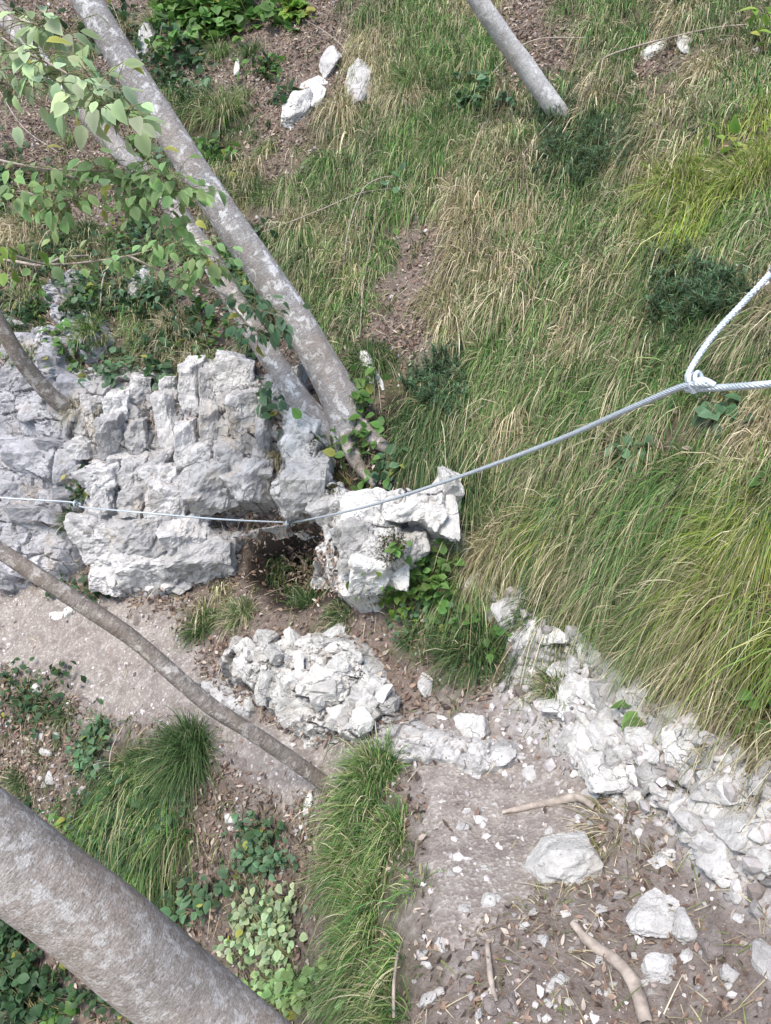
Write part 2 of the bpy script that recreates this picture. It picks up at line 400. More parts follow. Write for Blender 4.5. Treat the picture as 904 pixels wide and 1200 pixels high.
# ------------------------------------------------------------------ rock patches: bedded, jointed limestone standing out of the slope
ROCKS = {}
def voro(x, y, sx, sy):
    n = x.size; F1 = np.empty(n); E = np.empty(n); I = np.empty(n, int)
    S_ = np.stack([sx, sy], 1)
    for i in range(0, n, 8000):
        d = (x[i:i + 8000, None] - sx) ** 2 + (y[i:i + 8000, None] - sy) ** 2
        k = np.argpartition(d, 2, axis=1)[:, :3]
        dd = np.take_along_axis(d, k, 1); o = np.argsort(dd, 1)
        k = np.take_along_axis(k, o, 1); dd = np.take_along_axis(dd, o, 1)
        e = np.full(len(k), 1e9)
        for j in (1, 2):
            sep = np.hypot(*(S_[k[:, j]] - S_[k[:, 0]]).T) + 1e-9
            e = np.minimum(e, (dd[:, j] - dd[:, 0]) / (2 * sep))
        F1[i:i + 8000] = np.sqrt(dd[:, 0]); E[i:i + 8000] = e; I[i:i + 8000] = k[:, 0]
    return F1, E, I
def bricks(x0, x1, y0, y1, w, h, r, jit=.22):
    sx, sy = [], []
    y = y0; row = 0
    while y < y1:
        hh = h * r.uniform(.55, 1.5); x = x0 - r.uniform(0, w)
        while x < x1:
            ww = w * r.uniform(.55, 1.5)
            sx.append(x + ww / 2 + r.normal(0, jit * w * .3)); sy.append(y + hh / 2 + r.normal(0, jit * h * .5)); x += ww
        y += hh; row += 1
    return np.array(sx), np.array(sy)
def fracture(x, y, w, h, off, tilt, gap, depth, seed, warp=.16, keepc=.15):
    r = np.random.default_rng(seed)
    wx = x + fbm(x / w * .9, y / h * .9, o=3, seed=seed) * w * warp
    wy = y + fbm(x / w * .9 + 31, y / h * .9, o=3, seed=seed + 5) * h * warp
    sc = w / h
    sx, sy = bricks(wx.min(), wx.max(), wy.min() * sc, wy.max() * sc, w, w, r)
    F1, E, I = voro(wx.ravel(), (wy * sc).ravel(), sx, sy)
    n = len(sx)
    o = r.normal(0, off, n)[I]; tx = r.normal(0, tilt, n)[I]; ty = r.normal(0, tilt, n)[I]
    d = o + tx * (wx.ravel() - sx[I]) + ty * (wy.ravel() - sy[I] / sc)
    g = 1 - sst(0, gap, E)
    g *= ((r.random(n) - keepc) * 3).clip(0, 1)[I]
    return (d - g * depth).reshape(x.shape), g.reshape(x.shape), r.normal(0, .5, n).clip(-1, 1)[I].reshape(x.shape)

def rock_patch(name, poly, bulge, mat_, label, cat, levels, seed, step=.006, edge=.05, rough=.012, sink=.05, group=None):
    global HS
    pu, pv = np.array(poly, float).T
    P, _ = hit(pu, pv); a, b, _h = to_plane(P); pp = list(zip(a, b))
    xs = np.arange(a.min() - .06, a.max() + .06, step); ys = np.arange(b.min() - .06, b.max() + .06, step)
    x, y = np.meshgrid(xs, ys)
    sd = poly_sd(x, y, pp) + fbm(x * 7, y * 7, o=4, seed=seed) * .035
    H0 = bil(HB, x, y, A0, B0, ST)
    u, v, _ = proj(from_plane(x, y, H0))
    d = bulge(u, v) * sst(0, edge, sd) + .03 * sst(-.02, .03, sd)
    crack = np.zeros_like(x); tone = np.zeros_like(x)
    for (w, h, off, tilt, gap, dep, s) in levels:
        f, g, tq = fracture(x, y, w, h, off, tilt, gap, dep, s, keepc=.12 if w > .07 else .5)
        tone += tq * (.75 if w > .07 else .35)
        d = d + f * sst(-.01, .05, sd); crack = np.maximum(crack, g * min(1, dep / .020))
    d = d + fbm(x * 10, y * 10, o=5, seed=seed + 2, gain=.55) * rough + fbm(x * 70, y * 70, o=2, seed=seed + 4) * .0016
    d = np.where(sd < 0, d - sink * sst(0, .035, -sd) - .01, d)
    keep = sd > -.045
    V = from_plane(x, y, H0 + d).reshape(-1, 3)
    f = grid_faces(len(xs), len(ys), keep)
    V, f, (ck, tq) = compact(V, f, [np.maximum(crack, .3 if name == 'limestone_cliff' else 0).ravel() * .92, tone.ravel()])
    o = mesh(name, V, [f], mat_, smooth=False, attrs={'crack': ck, 'tone': tq}); tag(o, label, cat, group); ROCKS[name] = o
    # raise the common surface used for setting things down
    i0, i1 = np.searchsorted(GA, [xs[0], xs[-1]]); j0, j1 = np.searchsorted(GB, [ys[0], ys[-1]])
    sub_a, sub_b = aa[j0:j1, i0:i1], bb[j0:j1, i0:i1]
    dd = bil(np.where(keep, d, -.2), sub_a, sub_b, xs[0], ys[0], step)
    HS[j0:j1, i0:i1] = np.maximum(HS[j0:j1, i0:i1], HB[j0:j1, i0:i1] + dd)
    m = bil(np.where(sd > .03, 1.0, 0), sub_a, sub_b, xs[0], ys[0], step)
    HT[j0:j1, i0:i1] -= m * .07
    return o

def prof(pts):
    k, val = np.array(pts, float).T
    return lambda v: np.interp(v, k, val)
pm = prof([(420,.05),(440,.10),(500,.13),(528,.14),(540,.10),(552,.17),(585,.19),(598,.185),(606,.12),(616,.10),(628,.17),(650,.17),(680,.12),(705,.04)])
def main_bulge(u, v):
    t = pm(v + (u - 200) * .06)
    t = t - .075 + .03 * np.exp(-((u - 130) / 40) ** 2) - .05 * sst(290, 330, u)
    return t - .14 * sst(588, 600, v) * sst(225, 260, u) * (1 - sst(612, 650, v))
rock_patch('limestone_cliff', [(86,470),(92,436),(140,428),(160,440),(205,415),(260,424),(300,428),(322,455),(338,500),(335,560),(322,590),(330,612),(300,625),(262,660),(225,690),(180,702),(130,680),(98,655),(92,618),(112,590),(110,560),(92,525)],
    main_bulge, M_CLIFF, 'tall blocky limestone cliff with stepped upright joints and an undercut foot beside the trail', 'rock',
    [(.10, .12, .014, .12, .006, .03, 11), (.045, .05, .006, .14, .0045, .012, 12)], 101, .0052, .05, .008)
rock_patch('limestone_wall', [(-260,350),(-100,365),(20,372),(70,380),(88,400),(84,440),(88,520),(100,560),(84,600),(92,640),(70,682),(20,690),(-100,690),(-300,680)],
    lambda u, v: .05 + .05 * sst(430, 480, v) - .03 * sst(560, 600, v) + .03 * np.sin(u / 21 + v / 40), M_GREY,
    'weathered grey limestone wall at the far end of the trail, behind the thin leaning trunk', 'rock',
    [(.20, .12, .018, .12, .006, .022, 21), (.07, .045, .006, .15, .0045, .010, 22), (.03, .018, .0025, .12, .003, .004, 23)], 111, .0056, .05, .009)
def but_bulge(u, v):
    t = .12 + .07 * sst(560, 600, v) - .06 * sst(650, 700, v) + .05 * np.exp(-((u - 365) / 30) ** 2 - ((v - 560) / 60) ** 2)
    return t - .06 * sst(470, 540, u)
rock_patch('limestone_buttress', [(322,450),(345,440),(372,470),(372,500),(388,520),(392,560),(425,580),(470,585),(505,582),(520,555),(545,560),(540,600),(545,640),(520,640),(480,625),(500,655),(470,690),(440,705),(412,710),(398,680),(392,640),(372,618),(340,606),(328,590),(338,560),(336,500)],
    but_bulge, M_WHITE, 'white limestone buttress arching over the dark hollow, under the roots of the twin trunks', 'rock',
    [(.16, .16, .022, .15, .006, .028, 31), (.05, .06, .005, .16, .004, .008, 32), (.02, .022, .002, .12, .003, .003, 33)], 121, .0048, .04, .008)
rock_patch('limestone_outcrop', [(262,752),(300,748),(340,758),(372,742),(420,752),(450,790),(470,820),(455,850),(420,866),(370,868),(330,850),(300,815),(255,790)],
    lambda u, v: .06 + .05 * np.exp(-((u - 360) / 70) ** 2 - ((v - 800) / 40) ** 2), M_WHITE,
    'low crumbling white limestone outcrop along the uphill edge of the trail', 'rock',
    [(.10, .08, .016, .25, .006, .025, 41), (.040, .034, .008, .3, .004, .014, 42), (.018, .016, .003, .3, .003, .005, 43)], 131, .0045, .05, .007)
rock_patch('limestone_shelf', [(232,800),(262,792),(300,812),(300,838),(262,836),(236,822)], lambda u, v: .03 + 0 * u, M_STONE,
    'flat pale rock shelf at the trail edge just below the crumbling outcrop', 'rock', [(.09, .06, .01, .2, .006, .01, 45)], 132, .006, .03, .008)
rock_patch('bedrock_step', [(430,868),(480,848),(520,850),(600,868),(622,890),(590,902),(520,896),(470,892)], lambda u, v: .022 + 0 * u, M_STONE,
    'worn whitish bedrock step crossing the trail above the grassy edge', 'rock', [(.08, .05, .008, .15, .006, .008, 46), (.03, .025, .004, .2, .004, .004, 47)], 133, .006, .03, .008)
rock_patch('limestone_slab', [(52,330),(95,318),(120,340),(116,372),(135,400),(120,428),(92,432),(84,400),(60,380)], lambda u, v: .05 + 0 * u, M_GREY,
    'small grey bedrock face showing through ivy above the blocky cliff', 'rock', [(.08, .07, .012, .2, .007, .012, 48), (.03, .03, .004, .2, .004, .005, 49)], 134, .006, .03, .012)
rock_patch('scree_bank', [(600,700),(650,695),(690,765),(760,812),(830,836),(875,880),(904,900),(980,900),(980,1040),(904,1060),(850,1030),(800,960),(720,935),(668,890),(640,830),(606,770)],
    lambda u, v: .015 + .03 * np.clip(fbm(u / 60, v / 60, o=2, seed=77), 0, 1), M_STONE,
    'broken white limestone bank between the trail and the grassy slope', 'rock',
    [(.085, .08, .022, .30, .014, .055, 51), (.032, .03, .007, .3, .005, .018, 52)], 141, .005, .03, .007)

def cube_dirs(n):
    g = np.linspace(-1, 1, n); X, Y = np.meshgrid(g, g); o = np.ones_like(X); V = []; f = []; k = 0
    gf = grid_faces(n, n)
    for A_, flip in (((o, X, Y), 0), ((-o, X, Y), 1), ((X, o, Y), 1), ((X, -o, Y), 0), ((X, Y, o), 0), ((X, Y, -o), 1)):
        V.append(np.stack([q.ravel() for q in A_], 1)); f.append((gf[:, ::-1] if flip else gf) + k); k += n * n
    return np.concatenate(V), np.concatenate(f)
CUBE = {n: cube_dirs(n) for n in (10, 15, 20)}
def block_shape(r, half, n=15, tilt=.09, cuts=4, rough=.006):
    C, f = CUBE[n]
    ax = np.concatenate([np.eye(3), -np.eye(3)]); nn = nrmz(ax + r.normal(0, tilt, (6, 3))); dd = r.uniform(.86, 1.04, 6)
    cn = nrmz(np.sign(r.normal(0, 1, (cuts, 3))) * r.uniform(.25, 1, (cuts, 3))); cd_ = r.uniform(.92, 1.5, cuts)
    nn = np.concatenate([nn, cn]); dd = np.concatenate([dd, cd_])
    q = C @ nn.T; t = np.min(np.where(q > .05, dd / np.maximum(q, .05), 9), axis=1)
    V = C * np.minimum(t, 1.15)[:, None] * np.asarray(half)
    o = r.uniform(0, 90, 3); W = V + o
    dn = nrmz(V / np.asarray(half))
    V = V + dn * ((fbm(W[:, 0] * 20, W[:, 1] * 20, W[:, 2] * 20, o=4, gain=.62) - .8 * (1 - np.abs(fbm(W[:, 0] * 14 + 7, W[:, 1] * 14, W[:, 2] * 9, o=2))).clip(0, 1) ** 6) * rough)[:, None]
    return V, f
def rotm(yaw, pitch, roll):
    cy, sy, cp, sp, cr, sr = math.cos(yaw), math.sin(yaw), math.cos(pitch), math.sin(pitch), math.cos(roll), math.sin(roll)
    return np.array([[cy, -sy, 0], [sy, cy, 0], [0, 0, 1]]) @ np.array([[1, 0, 0], [0, cp, -sp], [0, sp, cp]]) @ np.array([[cr, 0, sr], [0, 1, 0], [-sr, 0, cr]])
def blocks(parent, specs, mat_, seed, thick=.09, n=15, name='jointed_face', jit=.05, rough=.006, cuts=4, tilt=.09, raise_=True):
    """angular blocks of the bedded rock; each spec is (u, v, width, height, out, pitch, yaw, roll)"""
    global HS
    r = np.random.default_rng(seed); Vs = []; fs = []; tn = []; k = 0
    P, D = hit([q[0] for q in specs], [q[1] for q in specs])
    for (u, v, w, h, out, pitch, yaw, roll), p, d in zip(specs, P, D):
        hw, hh = w * d / F * .5, h * d / F * .5 * 1.12
        V, f = block_shape(r, (hw, thick, hh), n, tilt, cuts, rough)
        M = rotm(R(yaw) + r.normal(0, jit), R(pitch) + r.normal(0, jit), R(roll) + r.normal(0, jit))
        V = V @ M.T + p + M @ np.array([0, thick - out, 0])
        Vs.append(V); fs.append(f + k); k += len(V); tn.append(np.full(len(V), r.normal(0, .55)))
    V = np.concatenate(Vs); tn = np.concatenate(tn).clip(-1, 1)
    return mesh(name, V, [np.concatenate(fs)], mat_, parent, smooth=False, attrs={'crack': np.zeros(len(V)), 'tone': tn})
def column_specs(cols, r, lo=26, hi=58, out=(.0, .05), yaw=0, pitch=0):
    sp = []
    for u0, u1, v0, v1 in cols:
        v = v0 + r.uniform(-6, 6); base = r.uniform(*out)
        while v < v1 - 8:
            h = min(r.uniform(lo, hi), v1 - v)
            if v1 - v - h < lo * .5: h = v1 - v
            sp.append(((u0 + u1) / 2 + r.normal(0, 3), v + h / 2, (u1 - u0) * r.uniform(.8, 1.14), h * r.uniform(.9, 1.08), base + r.uniform(-.02, .026), pitch + r.normal(0, 4), yaw + r.normal(0, 5), r.normal(0, 2.5))); v += h
    return sp
r_ = np.random.default_rng(17)
SP = column_specs([(92,120,462,536),(121,150,470,536),(152,179,440,530),(183,206,440,546),(207,232,414,552),(233,258,436,532),(259,299,424,532),(300,324,462,560)], r_, 20, 74, (.0, .045), 3)
for u0 in range(104, 214, 26): SP.append((u0 + 13, 537 + r_.normal(0, 2), 30, 13, -.004, 0, 0, r_.normal(0, 3)))
SP += column_specs([(104,140,546,602),(140,172,544,600),(172,216,546,606)], r_, 22, 40, (.02, .05), -2)
SP += [(205,588,44,36,.05,6,0,4),(245,572,56,48,.06,10,8,-6),(292,566,46,40,.05,8,16,-10),(232,545,40,34,.03,0,0,3),(275,540,44,28,.03,0,8,0)]
SP += [(120,632,56,44,.04,0,-6,6),(168,628,60,40,.05,-4,0,-6),(214,630,50,34,.035,2,4,-4),(128,668,50,44,.02,0,-8,4),(176,668,70,46,.03,26,0,-4),(236,660,76,44,.02,30,6,-14),(200,690,60,22,.0,25,0,-6),(152,690,36,24,.0,10,-10,0)]
blocks(ROCKS['limestone_cliff'], [(u, v, w * 1.0, h * 1.0, o + .03, p, y, q) for u, v, w, h, o, p, y, q in SP if v < 542], M_CLIFF, 171, .11, 20, cuts=7, tilt=.13, rough=.010, jit=.07)
blocks(ROCKS['limestone_cliff'], [(u, v, w * 1.12, h * 1.12, o + .035, p, y, q) for u, v, w, h, o, p, y, q in SP if v >= 542], M_CLIFF, 175, .12, 20, cuts=8, tilt=.15, rough=.014, jit=.09, name='rugged_foot')
SP = []
v_ = 392
while v_ < 686:
    h_ = r_.uniform(14, 34); u_ = -190 + r_.uniform(0, 30)
    while u_ < 84:
        w_ = r_.uniform(24, 66)
        if r_.random() < .62 and not (u_ > 58 and 560 < v_ < 650): SP.append((u_ + w_ / 2, v_ + h_ / 2 + (u_ * .08), w_ * 1.02, h_ * 1.03, r_.uniform(-.012, .022), r_.normal(0, 5), 6, 5))
        u_ += w_
    v_ += h_
blocks(ROCKS['limestone_wall'], SP, M_GREY, 172, .07, 15, cuts=5, tilt=.12, rough=.008)
SP = []
pl_ = [(262,756),(300,750),(372,746),(420,754),(448,790),(466,820),(450,850),(400,864),(330,846),(300,812)]
while len(SP) < 85:
    u_, v_ = r_.uniform(255, 470), r_.uniform(742, 868)
    if poly_sd(np.array([u_]), np.array([v_]), pl_)[0] < 2: continue
    w_ = 9 * 4 ** (r_.random() ** 1.5); SP.append((u_, v_, w_, w_ * r_.uniform(.45, 1), r_.uniform(.0, .03), r_.normal(-15, 18), r_.normal(0, 20), r_.normal(-10, 18)))
blocks(ROCKS['limestone_outcrop'], SP, M_WHITE, 173, .04, 10, cuts=6, tilt=.16, rough=.006)
SP = [(338,470,26,60,.02,0,-8,-6),(352,520,34,54,.03,0,-6,0),(362,575,52,56,.05,6,-6,-4),(388,600,44,34,.04,8,0,-16),(430,604,54,36,.04,0,0,-6),(480,598,56,30,.02,-10,4,-8),(424,640,46,50,.04,0,6,4),(436,680,46,44,.02,0,8,6),(404,632,30,40,.03,0,-10,-14),(528,590,26,60,.02,0,8,4),(512,610,24,24,.02,0,0,0),(541,650,22,56,.02,-6,10,6),(516,636,34,26,.01,-14,0,8),(484,646,40,34,.01,-12,0,0),(552,692,20,40,.015,-10,12,4),(462,672,34,30,.01,-10,0,6),(340,598,30,22,.03,10,-8,-10)]
blocks(ROCKS['limestone_buttress'], SP, M_WHITE, 174, .10, 20, cuts=6, tilt=.14, rough=.011)

SP = []
pl_ = [(602,702),(650,700),(690,765),(760,812),(830,836),(875,880),(904,905),(904,1030),(850,1020),(800,955),(720,930),(670,885),(642,828),(608,770)]
while len(SP) < 130:
    u_, v_ = r_.uniform(600, 904), r_.uniform(700, 1040)
    if poly_sd(np.array([u_]), np.array([v_]), pl_)[0] < 0: continue
    w_ = 10 * 4.2 ** (r_.random() ** 1.5); SP.append((u_, v_, w_, w_ * r_.uniform(.5, 1.1), r_.uniform(-.005, .022), r_.normal(-25, 22), r_.normal(0, 25), r_.normal(20, 28)))
blocks(ROCKS['scree_bank'], SP, M_STONE, 176, .03, 10, cuts=6, tilt=.18, rough=.005, name='broken_face')

# ------------------------------------------------------------------ ground sheets
def outer(n, lo, hi, c0, c1):
    return np.concatenate([lo + (c0 - lo) * (1 - np.linspace(1, 0, n, endpoint=False) ** 2), [], ])
ext = np.cumsum(.0125 * 1.32 ** np.arange(1, 27))
EA = np.concatenate([GA[0] - ext[::-1], GA, GA[-1] + ext]); EB = np.concatenate([GB[0] - ext[::-1], GB, GB[-1] + ext])
xa, xb = np.meshgrid(EA, EB)
def padded(G):
    n = len(ext); return np.pad(G, n, mode='edge')
HX = padded(HT)
outside = np.ones_like(HX, bool); n_ = len(ext); outside[n_:-n_, n_:-n_] = False
hx = h_survey(xa[outside], xb[outside])
HX[outside] = hx + fbm(xa[outside] * 2.2, xb[outside] * 2.2, o=3, seed=21) * .035
V = from_plane(xa, xb, HX).reshape(-1, 3)
g = mesh('hillside', V, [grid_faces(len(EA), len(EB))], M_GROUND,
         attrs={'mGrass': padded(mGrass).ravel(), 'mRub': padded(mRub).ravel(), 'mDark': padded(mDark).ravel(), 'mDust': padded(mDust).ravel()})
g['kind'] = 'structure'
psd = path_sd
pk = psd > -6
pd = np.where(psd > 0, .006 + .004 * sst(0, 12, psd), -.012) + fbm(aa * 50, bb * 50, o=3, seed=61) * .0035 + fbm(aa * 9, bb * 9, o=3, seed=62) * .006
V = from_plane(aa, bb, HT + pd).reshape(-1, 3)
f = grid_faces(len(GA), len(GB), pk); V, f, _ = compact(V, f, [])
mesh('footpath', V, [f], M_PATH)['kind'] = 'structure'

# ------------------------------------------------------------------ grass blades and leaves in numpy
def blades(P, D, L, W, droop, side, col, tip, K=4):
    N = len(P); s = np.linspace(0, 1, K + 1)
    V = np.empty((N, 2 * K + 1, 3), np.float32); C = np.empty((N, 2 * K + 1, 3), np.float32)
    for k, t in enumerate(s):
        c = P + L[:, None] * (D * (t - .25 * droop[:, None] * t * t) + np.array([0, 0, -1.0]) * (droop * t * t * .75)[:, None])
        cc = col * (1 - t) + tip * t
        if k < K:
            w = (W * (1 - .75 * t ** 1.5) * .5)[:, None] * side
            V[:, 2 * k] = c - w; V[:, 2 * k + 1] = c + w; C[:, 2 * k] = cc; C[:, 2 * k + 1] = cc
        else:
            V[:, 2 * K] = c; C[:, 2 * K] = cc
    base = (np.arange(N) * (2 * K + 1))[:, None]
    q = np.concatenate([base + np.array([2 * k, 2 * k + 1, 2 * k + 3, 2 * k + 2]) for k in range(K - 1)])
    t3 = base + np.array([2 * K - 2, 2 * K - 1, 2 * K])
    return V.reshape(-1, 3), [q, t3], C.reshape(-1, 3)
PAL = {'d': [(.040, .085, .026), (.06, .12, .036), (.09, .15, .05), (.13, .18, .075)],
       'g': [(.095, .19, .05), (.14, .25, .065), (.07, .15, .05), (.20, .28, .09), (.36, .34, .19)],
       'y': [(.21, .28, .045), (.28, .33, .065), (.15, .24, .05), (.40, .38, .16)],
       's': [(.44, .37, .23), (.56, .49, .34), (.29, .235, .14), (.16, .19, .06)],
       'm': [(.11, .20, .06), (.38, .33, .21), (.15, .24, .075), (.48, .42, .29), (.08, .15, .05), (.19, .21, .10)],
       ',': [(.08, .12, .045), (.27, .22, .13), (.13, .17, .06)]}
def pick(t, n, r):
    p = np.array(PAL[t]); c = p[r.integers(0, len(p), n)] * r.uniform(.6, 1.4, (n, 1))
    return c
def tuft_blades(c, n, N, L, spread, t, r, up=.55, out=.55, droop=(.5, 1.1), W=.0032, strawfrac=.15):
    """one clump: blades fan from a small crown and bow over with their own weight"""
    th = r.uniform(0, 2 * math.pi, N); rad = spread * np.sqrt(r.random(N))
    t1 = nrmz(np.cross(n, np.array([0.3, 0.1, 1.0]))); t2 = np.cross(n, t1)
    o = np.cos(th)[:, None] * t1 + np.sin(th)[:, None] * t2
    P = c + o * rad[:, None] - n * .01
    D = nrmz(ZUP * up + n * .45 + o * (out * (rad / spread) ** .7)[:, None] + r.normal(0, .24, (N, 3)))
    l = L * r.uniform(.5, 1.12, N)
    side = nrmz(np.cross(D, r.normal(0, 1, (N, 3))))
    col = pick(t, N, r); sf = r.random(N) < strawfrac
    col[sf] = pick('s', sf.sum(), r)
    l = np.where(r.random(N) < .12, l * .45, l)
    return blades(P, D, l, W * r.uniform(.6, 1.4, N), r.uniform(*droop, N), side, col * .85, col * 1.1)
def merge(parts):
    V = []; Q = {3: [], 4: []}; C = []; o = 0
    for v, fs, c in parts:
        V.append(v); C.append(c)
        for f in fs: Q[f.shape[1]].append(f + o)
        o += len(v)
    return np.concatenate(V), [np.concatenate(q) for q in Q.values() if q], np.concatenate(C)

# meadow: nobody could count it
def meadow():
    r = np.random.default_rng(5); n = 36000
    a = r.uniform(A0 + .1, A1 - .1, n); b = r.uniform(B0 + .1, B1 - .1, n)
    P = surf(a, b); u, v, d = proj(P)
    ok = (u > -120) & (u < 1020) & (v > -120) & (v < 1280) & (d > .9)
    P, u, v, d, a, b = (x[ok] for x in (P, u, v, d, a, b))
    t = grass_at(u, v, 11, r); clump = vnoise(a * 5, b * 5, seed=88)
    pr = np.where(t == ord('.'), .012, np.where(t == ord(','), .22, .56 + .8 * clump + .25 * vnoise(a * 1.7, b * 1.7, seed=90)))
    inp = poly_sd(u, v, PATH) > 4
    pr[inp] *= 0.02
    onrock = (bil(HS, a, b, A0, B0, ST) - bil(HB, a, b, A0, B0, ST)) > .06
    pr[onrock & (u < 560)] *= .10
    ok = r.random(len(P)) < pr
    P, u, v, d, t, a, b = (x[ok] for x in (P, u, v, d, t, a, b))
    Nn = normal_at(P); parts = []
    hang = vnoise(a * 2.3, b * 2.3, seed=12)
    for i in range(len(P)):
        ch = chr(t[i]); ch = ',' if ch == '.' else ch
        k = int({'d': 36, 'g': 40, 'y': 46, 's': 44, 'm': 40, ',': 16}[ch] * r.uniform(.6, 1.7))
        L = {'d': .17, 'g': .30, 'y': .33, 's': .33, 'm': .29, ',': .13}[ch] * r.uniform(.55, 1.3) * (1 + .25 * hang[i])
        near = np.clip(d[i] / 2.8, .75, 1.2)
        vv, ff, cc = tuft_blades(P[i], nrmz(Nn[i] + E1 * r.normal(0, .5)), k, L, .030, ch, r, .30, .40, (.8, 1.9), .0036 * near, .12 if ch in 'gy' else .06)
        parts.append((vv, ff, cc * r.uniform(.5, 1.4) * np.array([1, r.uniform(.94, 1.08), 1])))
    V, f, C = merge(parts)
    print('meadow', len(parts), len(V))
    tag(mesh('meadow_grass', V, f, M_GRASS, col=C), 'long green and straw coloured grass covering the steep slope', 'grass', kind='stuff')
meadow()

# tufts one can tell apart
def tuft(u, v, Lpx, N, t, label, spread=.05, group=None, name='grass_tuft', **kw):
    p, d = hit1(u, v); n = normal_at(p[None])[0]; r = np.random.default_rng(int(u * 7 + v))
    V, f, C = tuft_blades(p * 0, n, N, Lpx * d / F, spread, t, r, **kw)
    o = mesh(name, V, f, M_GRASS, col=C); o.location = Vector(p.tolist())
    return tag(o, label, 'grass tuft', group)
T = [
 (222,885,105,1700,'d','large dark green sedge tuft drooping over the lower trail edge, nearest the bare stem',.075,dict(strawfrac=.03,W=.003)),
 (165,905,62,700,'d','loose mixed tuft leaning against the large dark sedge tuft below the trail',.07,{}),
 (118,858,45,300,'d','small bluish green tuft at the lower trail edge above the ivy',.04,{}),
 (76,838,40,260,'d','short dark tuft on the gravel slope below the far trail',.04,{}),
 (24,915,45,240,'d','small dark tuft beside the upper side of the thick near trunk',.04,{}),
 (440,905,90,1100,'g','bright upright grass clump at the foot of the bare leaning stem',.07,dict(strawfrac=.05,up=.8)),
 (420,950,85,900,'g','arching grass clump just below the topmost clump of the trail edge',.07,{}),
 (452,985,65,700,'g','dark rooted grass clump hanging at the very edge of the dirt trail',.06,{}),
 (408,1015,85,900,'g','shaggy middle clump of the long grassy trail edge',.07,{}),
 (428,1070,90,1000,'g','thick lower clump of the long grassy trail edge, spilling downhill',.07,{}),
 (418,1130,85,900,'g','fresh green clump near the bottom end of the grassy trail edge',.07,{}),
 (448,1175,80,600,'m','lowest ragged clump of the grassy trail edge beside fallen leaves',.06,{}),
 (553,765,85,1000,'d','broad dark green tuft on the bank between outcrop and white scree',.08,dict(strawfrac=.06,W=.0036)),
 (492,748,55,350,'d','smaller dark tuft under the bramble, beside the broad dark tuft',.05,{}),
 (360,712,62,800,'d','round dark green tuft at the mouth of the hollow below the arch',.055,dict(strawfrac=.02)),
 (282,722,58,600,'m','faded tuft with straw coloured tips overhanging the crumbling outcrop',.05,{}),
 (238,735,52,600,'d','dark bushy tuft at the foot of the blocky cliff',.055,dict(strawfrac=.05)),
 (322,672,50,350,'d','grassy tuft inside the leaf filled hollow',.05,{}),
 (400,720,45,300,'d','thin dark tuft at the foot of the white buttress',.05,{}),
 (655,452,72,900,'g','rounded vivid green tuft under the steel cable on the slope',.075,dict(strawfrac=.0,W=.003)),
 (648,806,62,550,'m','scruffy half dry tuft growing in the white scree',.045,dict(up=.8)),
 (262,135,80,800,'g','hanging green tuft with dry skirt right of the thick twin trunk',.085,dict(strawfrac=.3,W=.004)),
 (232,132,66,500,'d','darker half of the hanging tuft pair beside the thick twin trunk',.07,dict(W=.004)),
 (292,225,55,500,'d','dark tuft under a leaf filled ledge right of the thick twin trunk',.07,{}),
 (108,372,45,350,'d','dark tuft on the ledge above the grey wall',.05,{}),
 (205,382,55,500,'s','dry straw coloured tuft hanging over the top of the blocky cliff',.05,{}),
 (88,612,52,300,'d','narrow green tuft hanging in the cleft beside the cable anchor',.025,dict(out=.2)),
 (86,480,42,200,'s','small dry tuft at the foot of the thin trunk on the grey wall',.025,{}),
 (322,540,40,160,'s','tiny dry tuft in the corner between cliff and buttress',.02,{}),
 (185,298,55,350,'g','green tuft under the leaning thinner twin trunk',.06,{}),
 (30,262,55,350,'s','dry tuft hanging near the leafy branches above the grey wall',.06,{}),
 (868,600,92,1900,'y','huge golden green tuft hanging at the edge of the slope beside the scree',.12,dict(W=.0026)),
 (850,700,105,1500,'s','long straw coloured tuft trailing down onto the white scree',.10,dict(W=.0025)),
 (720,660,95,900,'g','green tuft trailing over the upper edge of the scree',.09,{}),
 (780,690,95,800,'m','grey and straw tuft hanging above the white scree beside the golden tuft',.08,{}),
 (695,690,85,900,'s','dry straw fringe hanging onto the scree above the long slanting slab',.10,dict(W=.0028)),
 (760,735,90,1000,'m','mixed green and straw fringe hanging just above the tall faceted boulder',.11,dict(W=.0028)),
 (815,760,90,1000,'s','straw fringe hanging beside the white rock under the grass edge',.10,dict(W=.0026)),
 (722,968,70,600,'s','flattened dry grass mat behind the square block in the trail',.09,dict(up=.05,out=1.1,W=.0024)),
 (640,1062,50,300,'s','flattened dry grass wisps in front of the square block in the trail',.07,dict(up=.05,out=1.1,W=.0022)),
 (650,610,90,800,'y','light green tuft with dry skirt below the steel cable',.08,dict(strawfrac=.3)),
 (590,640,95,700,'s','dry reddish straw tuft trailing down beside the buttress',.06,{}),
 (880,205,90,900,'y','yellow green swept tuft high on the slope above the cable loop',.10,{}),
 (790,215,85,800,'y','yellow green tuft sweeping across the slope right of the dark shrub',.10,{}),
 (490,95,70,800,'g','dense green tuft on the upper slope below the pale young trunk',.10,{}),
 (520,170,70,700,'g','green tuft on the upper slope just left of the dark shrub',.10,{}),
 (395,235,60,600,'m','half dry tuft at the edge of the gully beside the twin trunk',.08,{}),
 (355,340,55,500,'g','green tuft squeezed between the twin trunk and the grassy slope',.06,{}),
]
for (u, v, L, N, t, lab, sp, kw) in T:
    tuft(u, v, L, N, t, lab, sp, **kw)

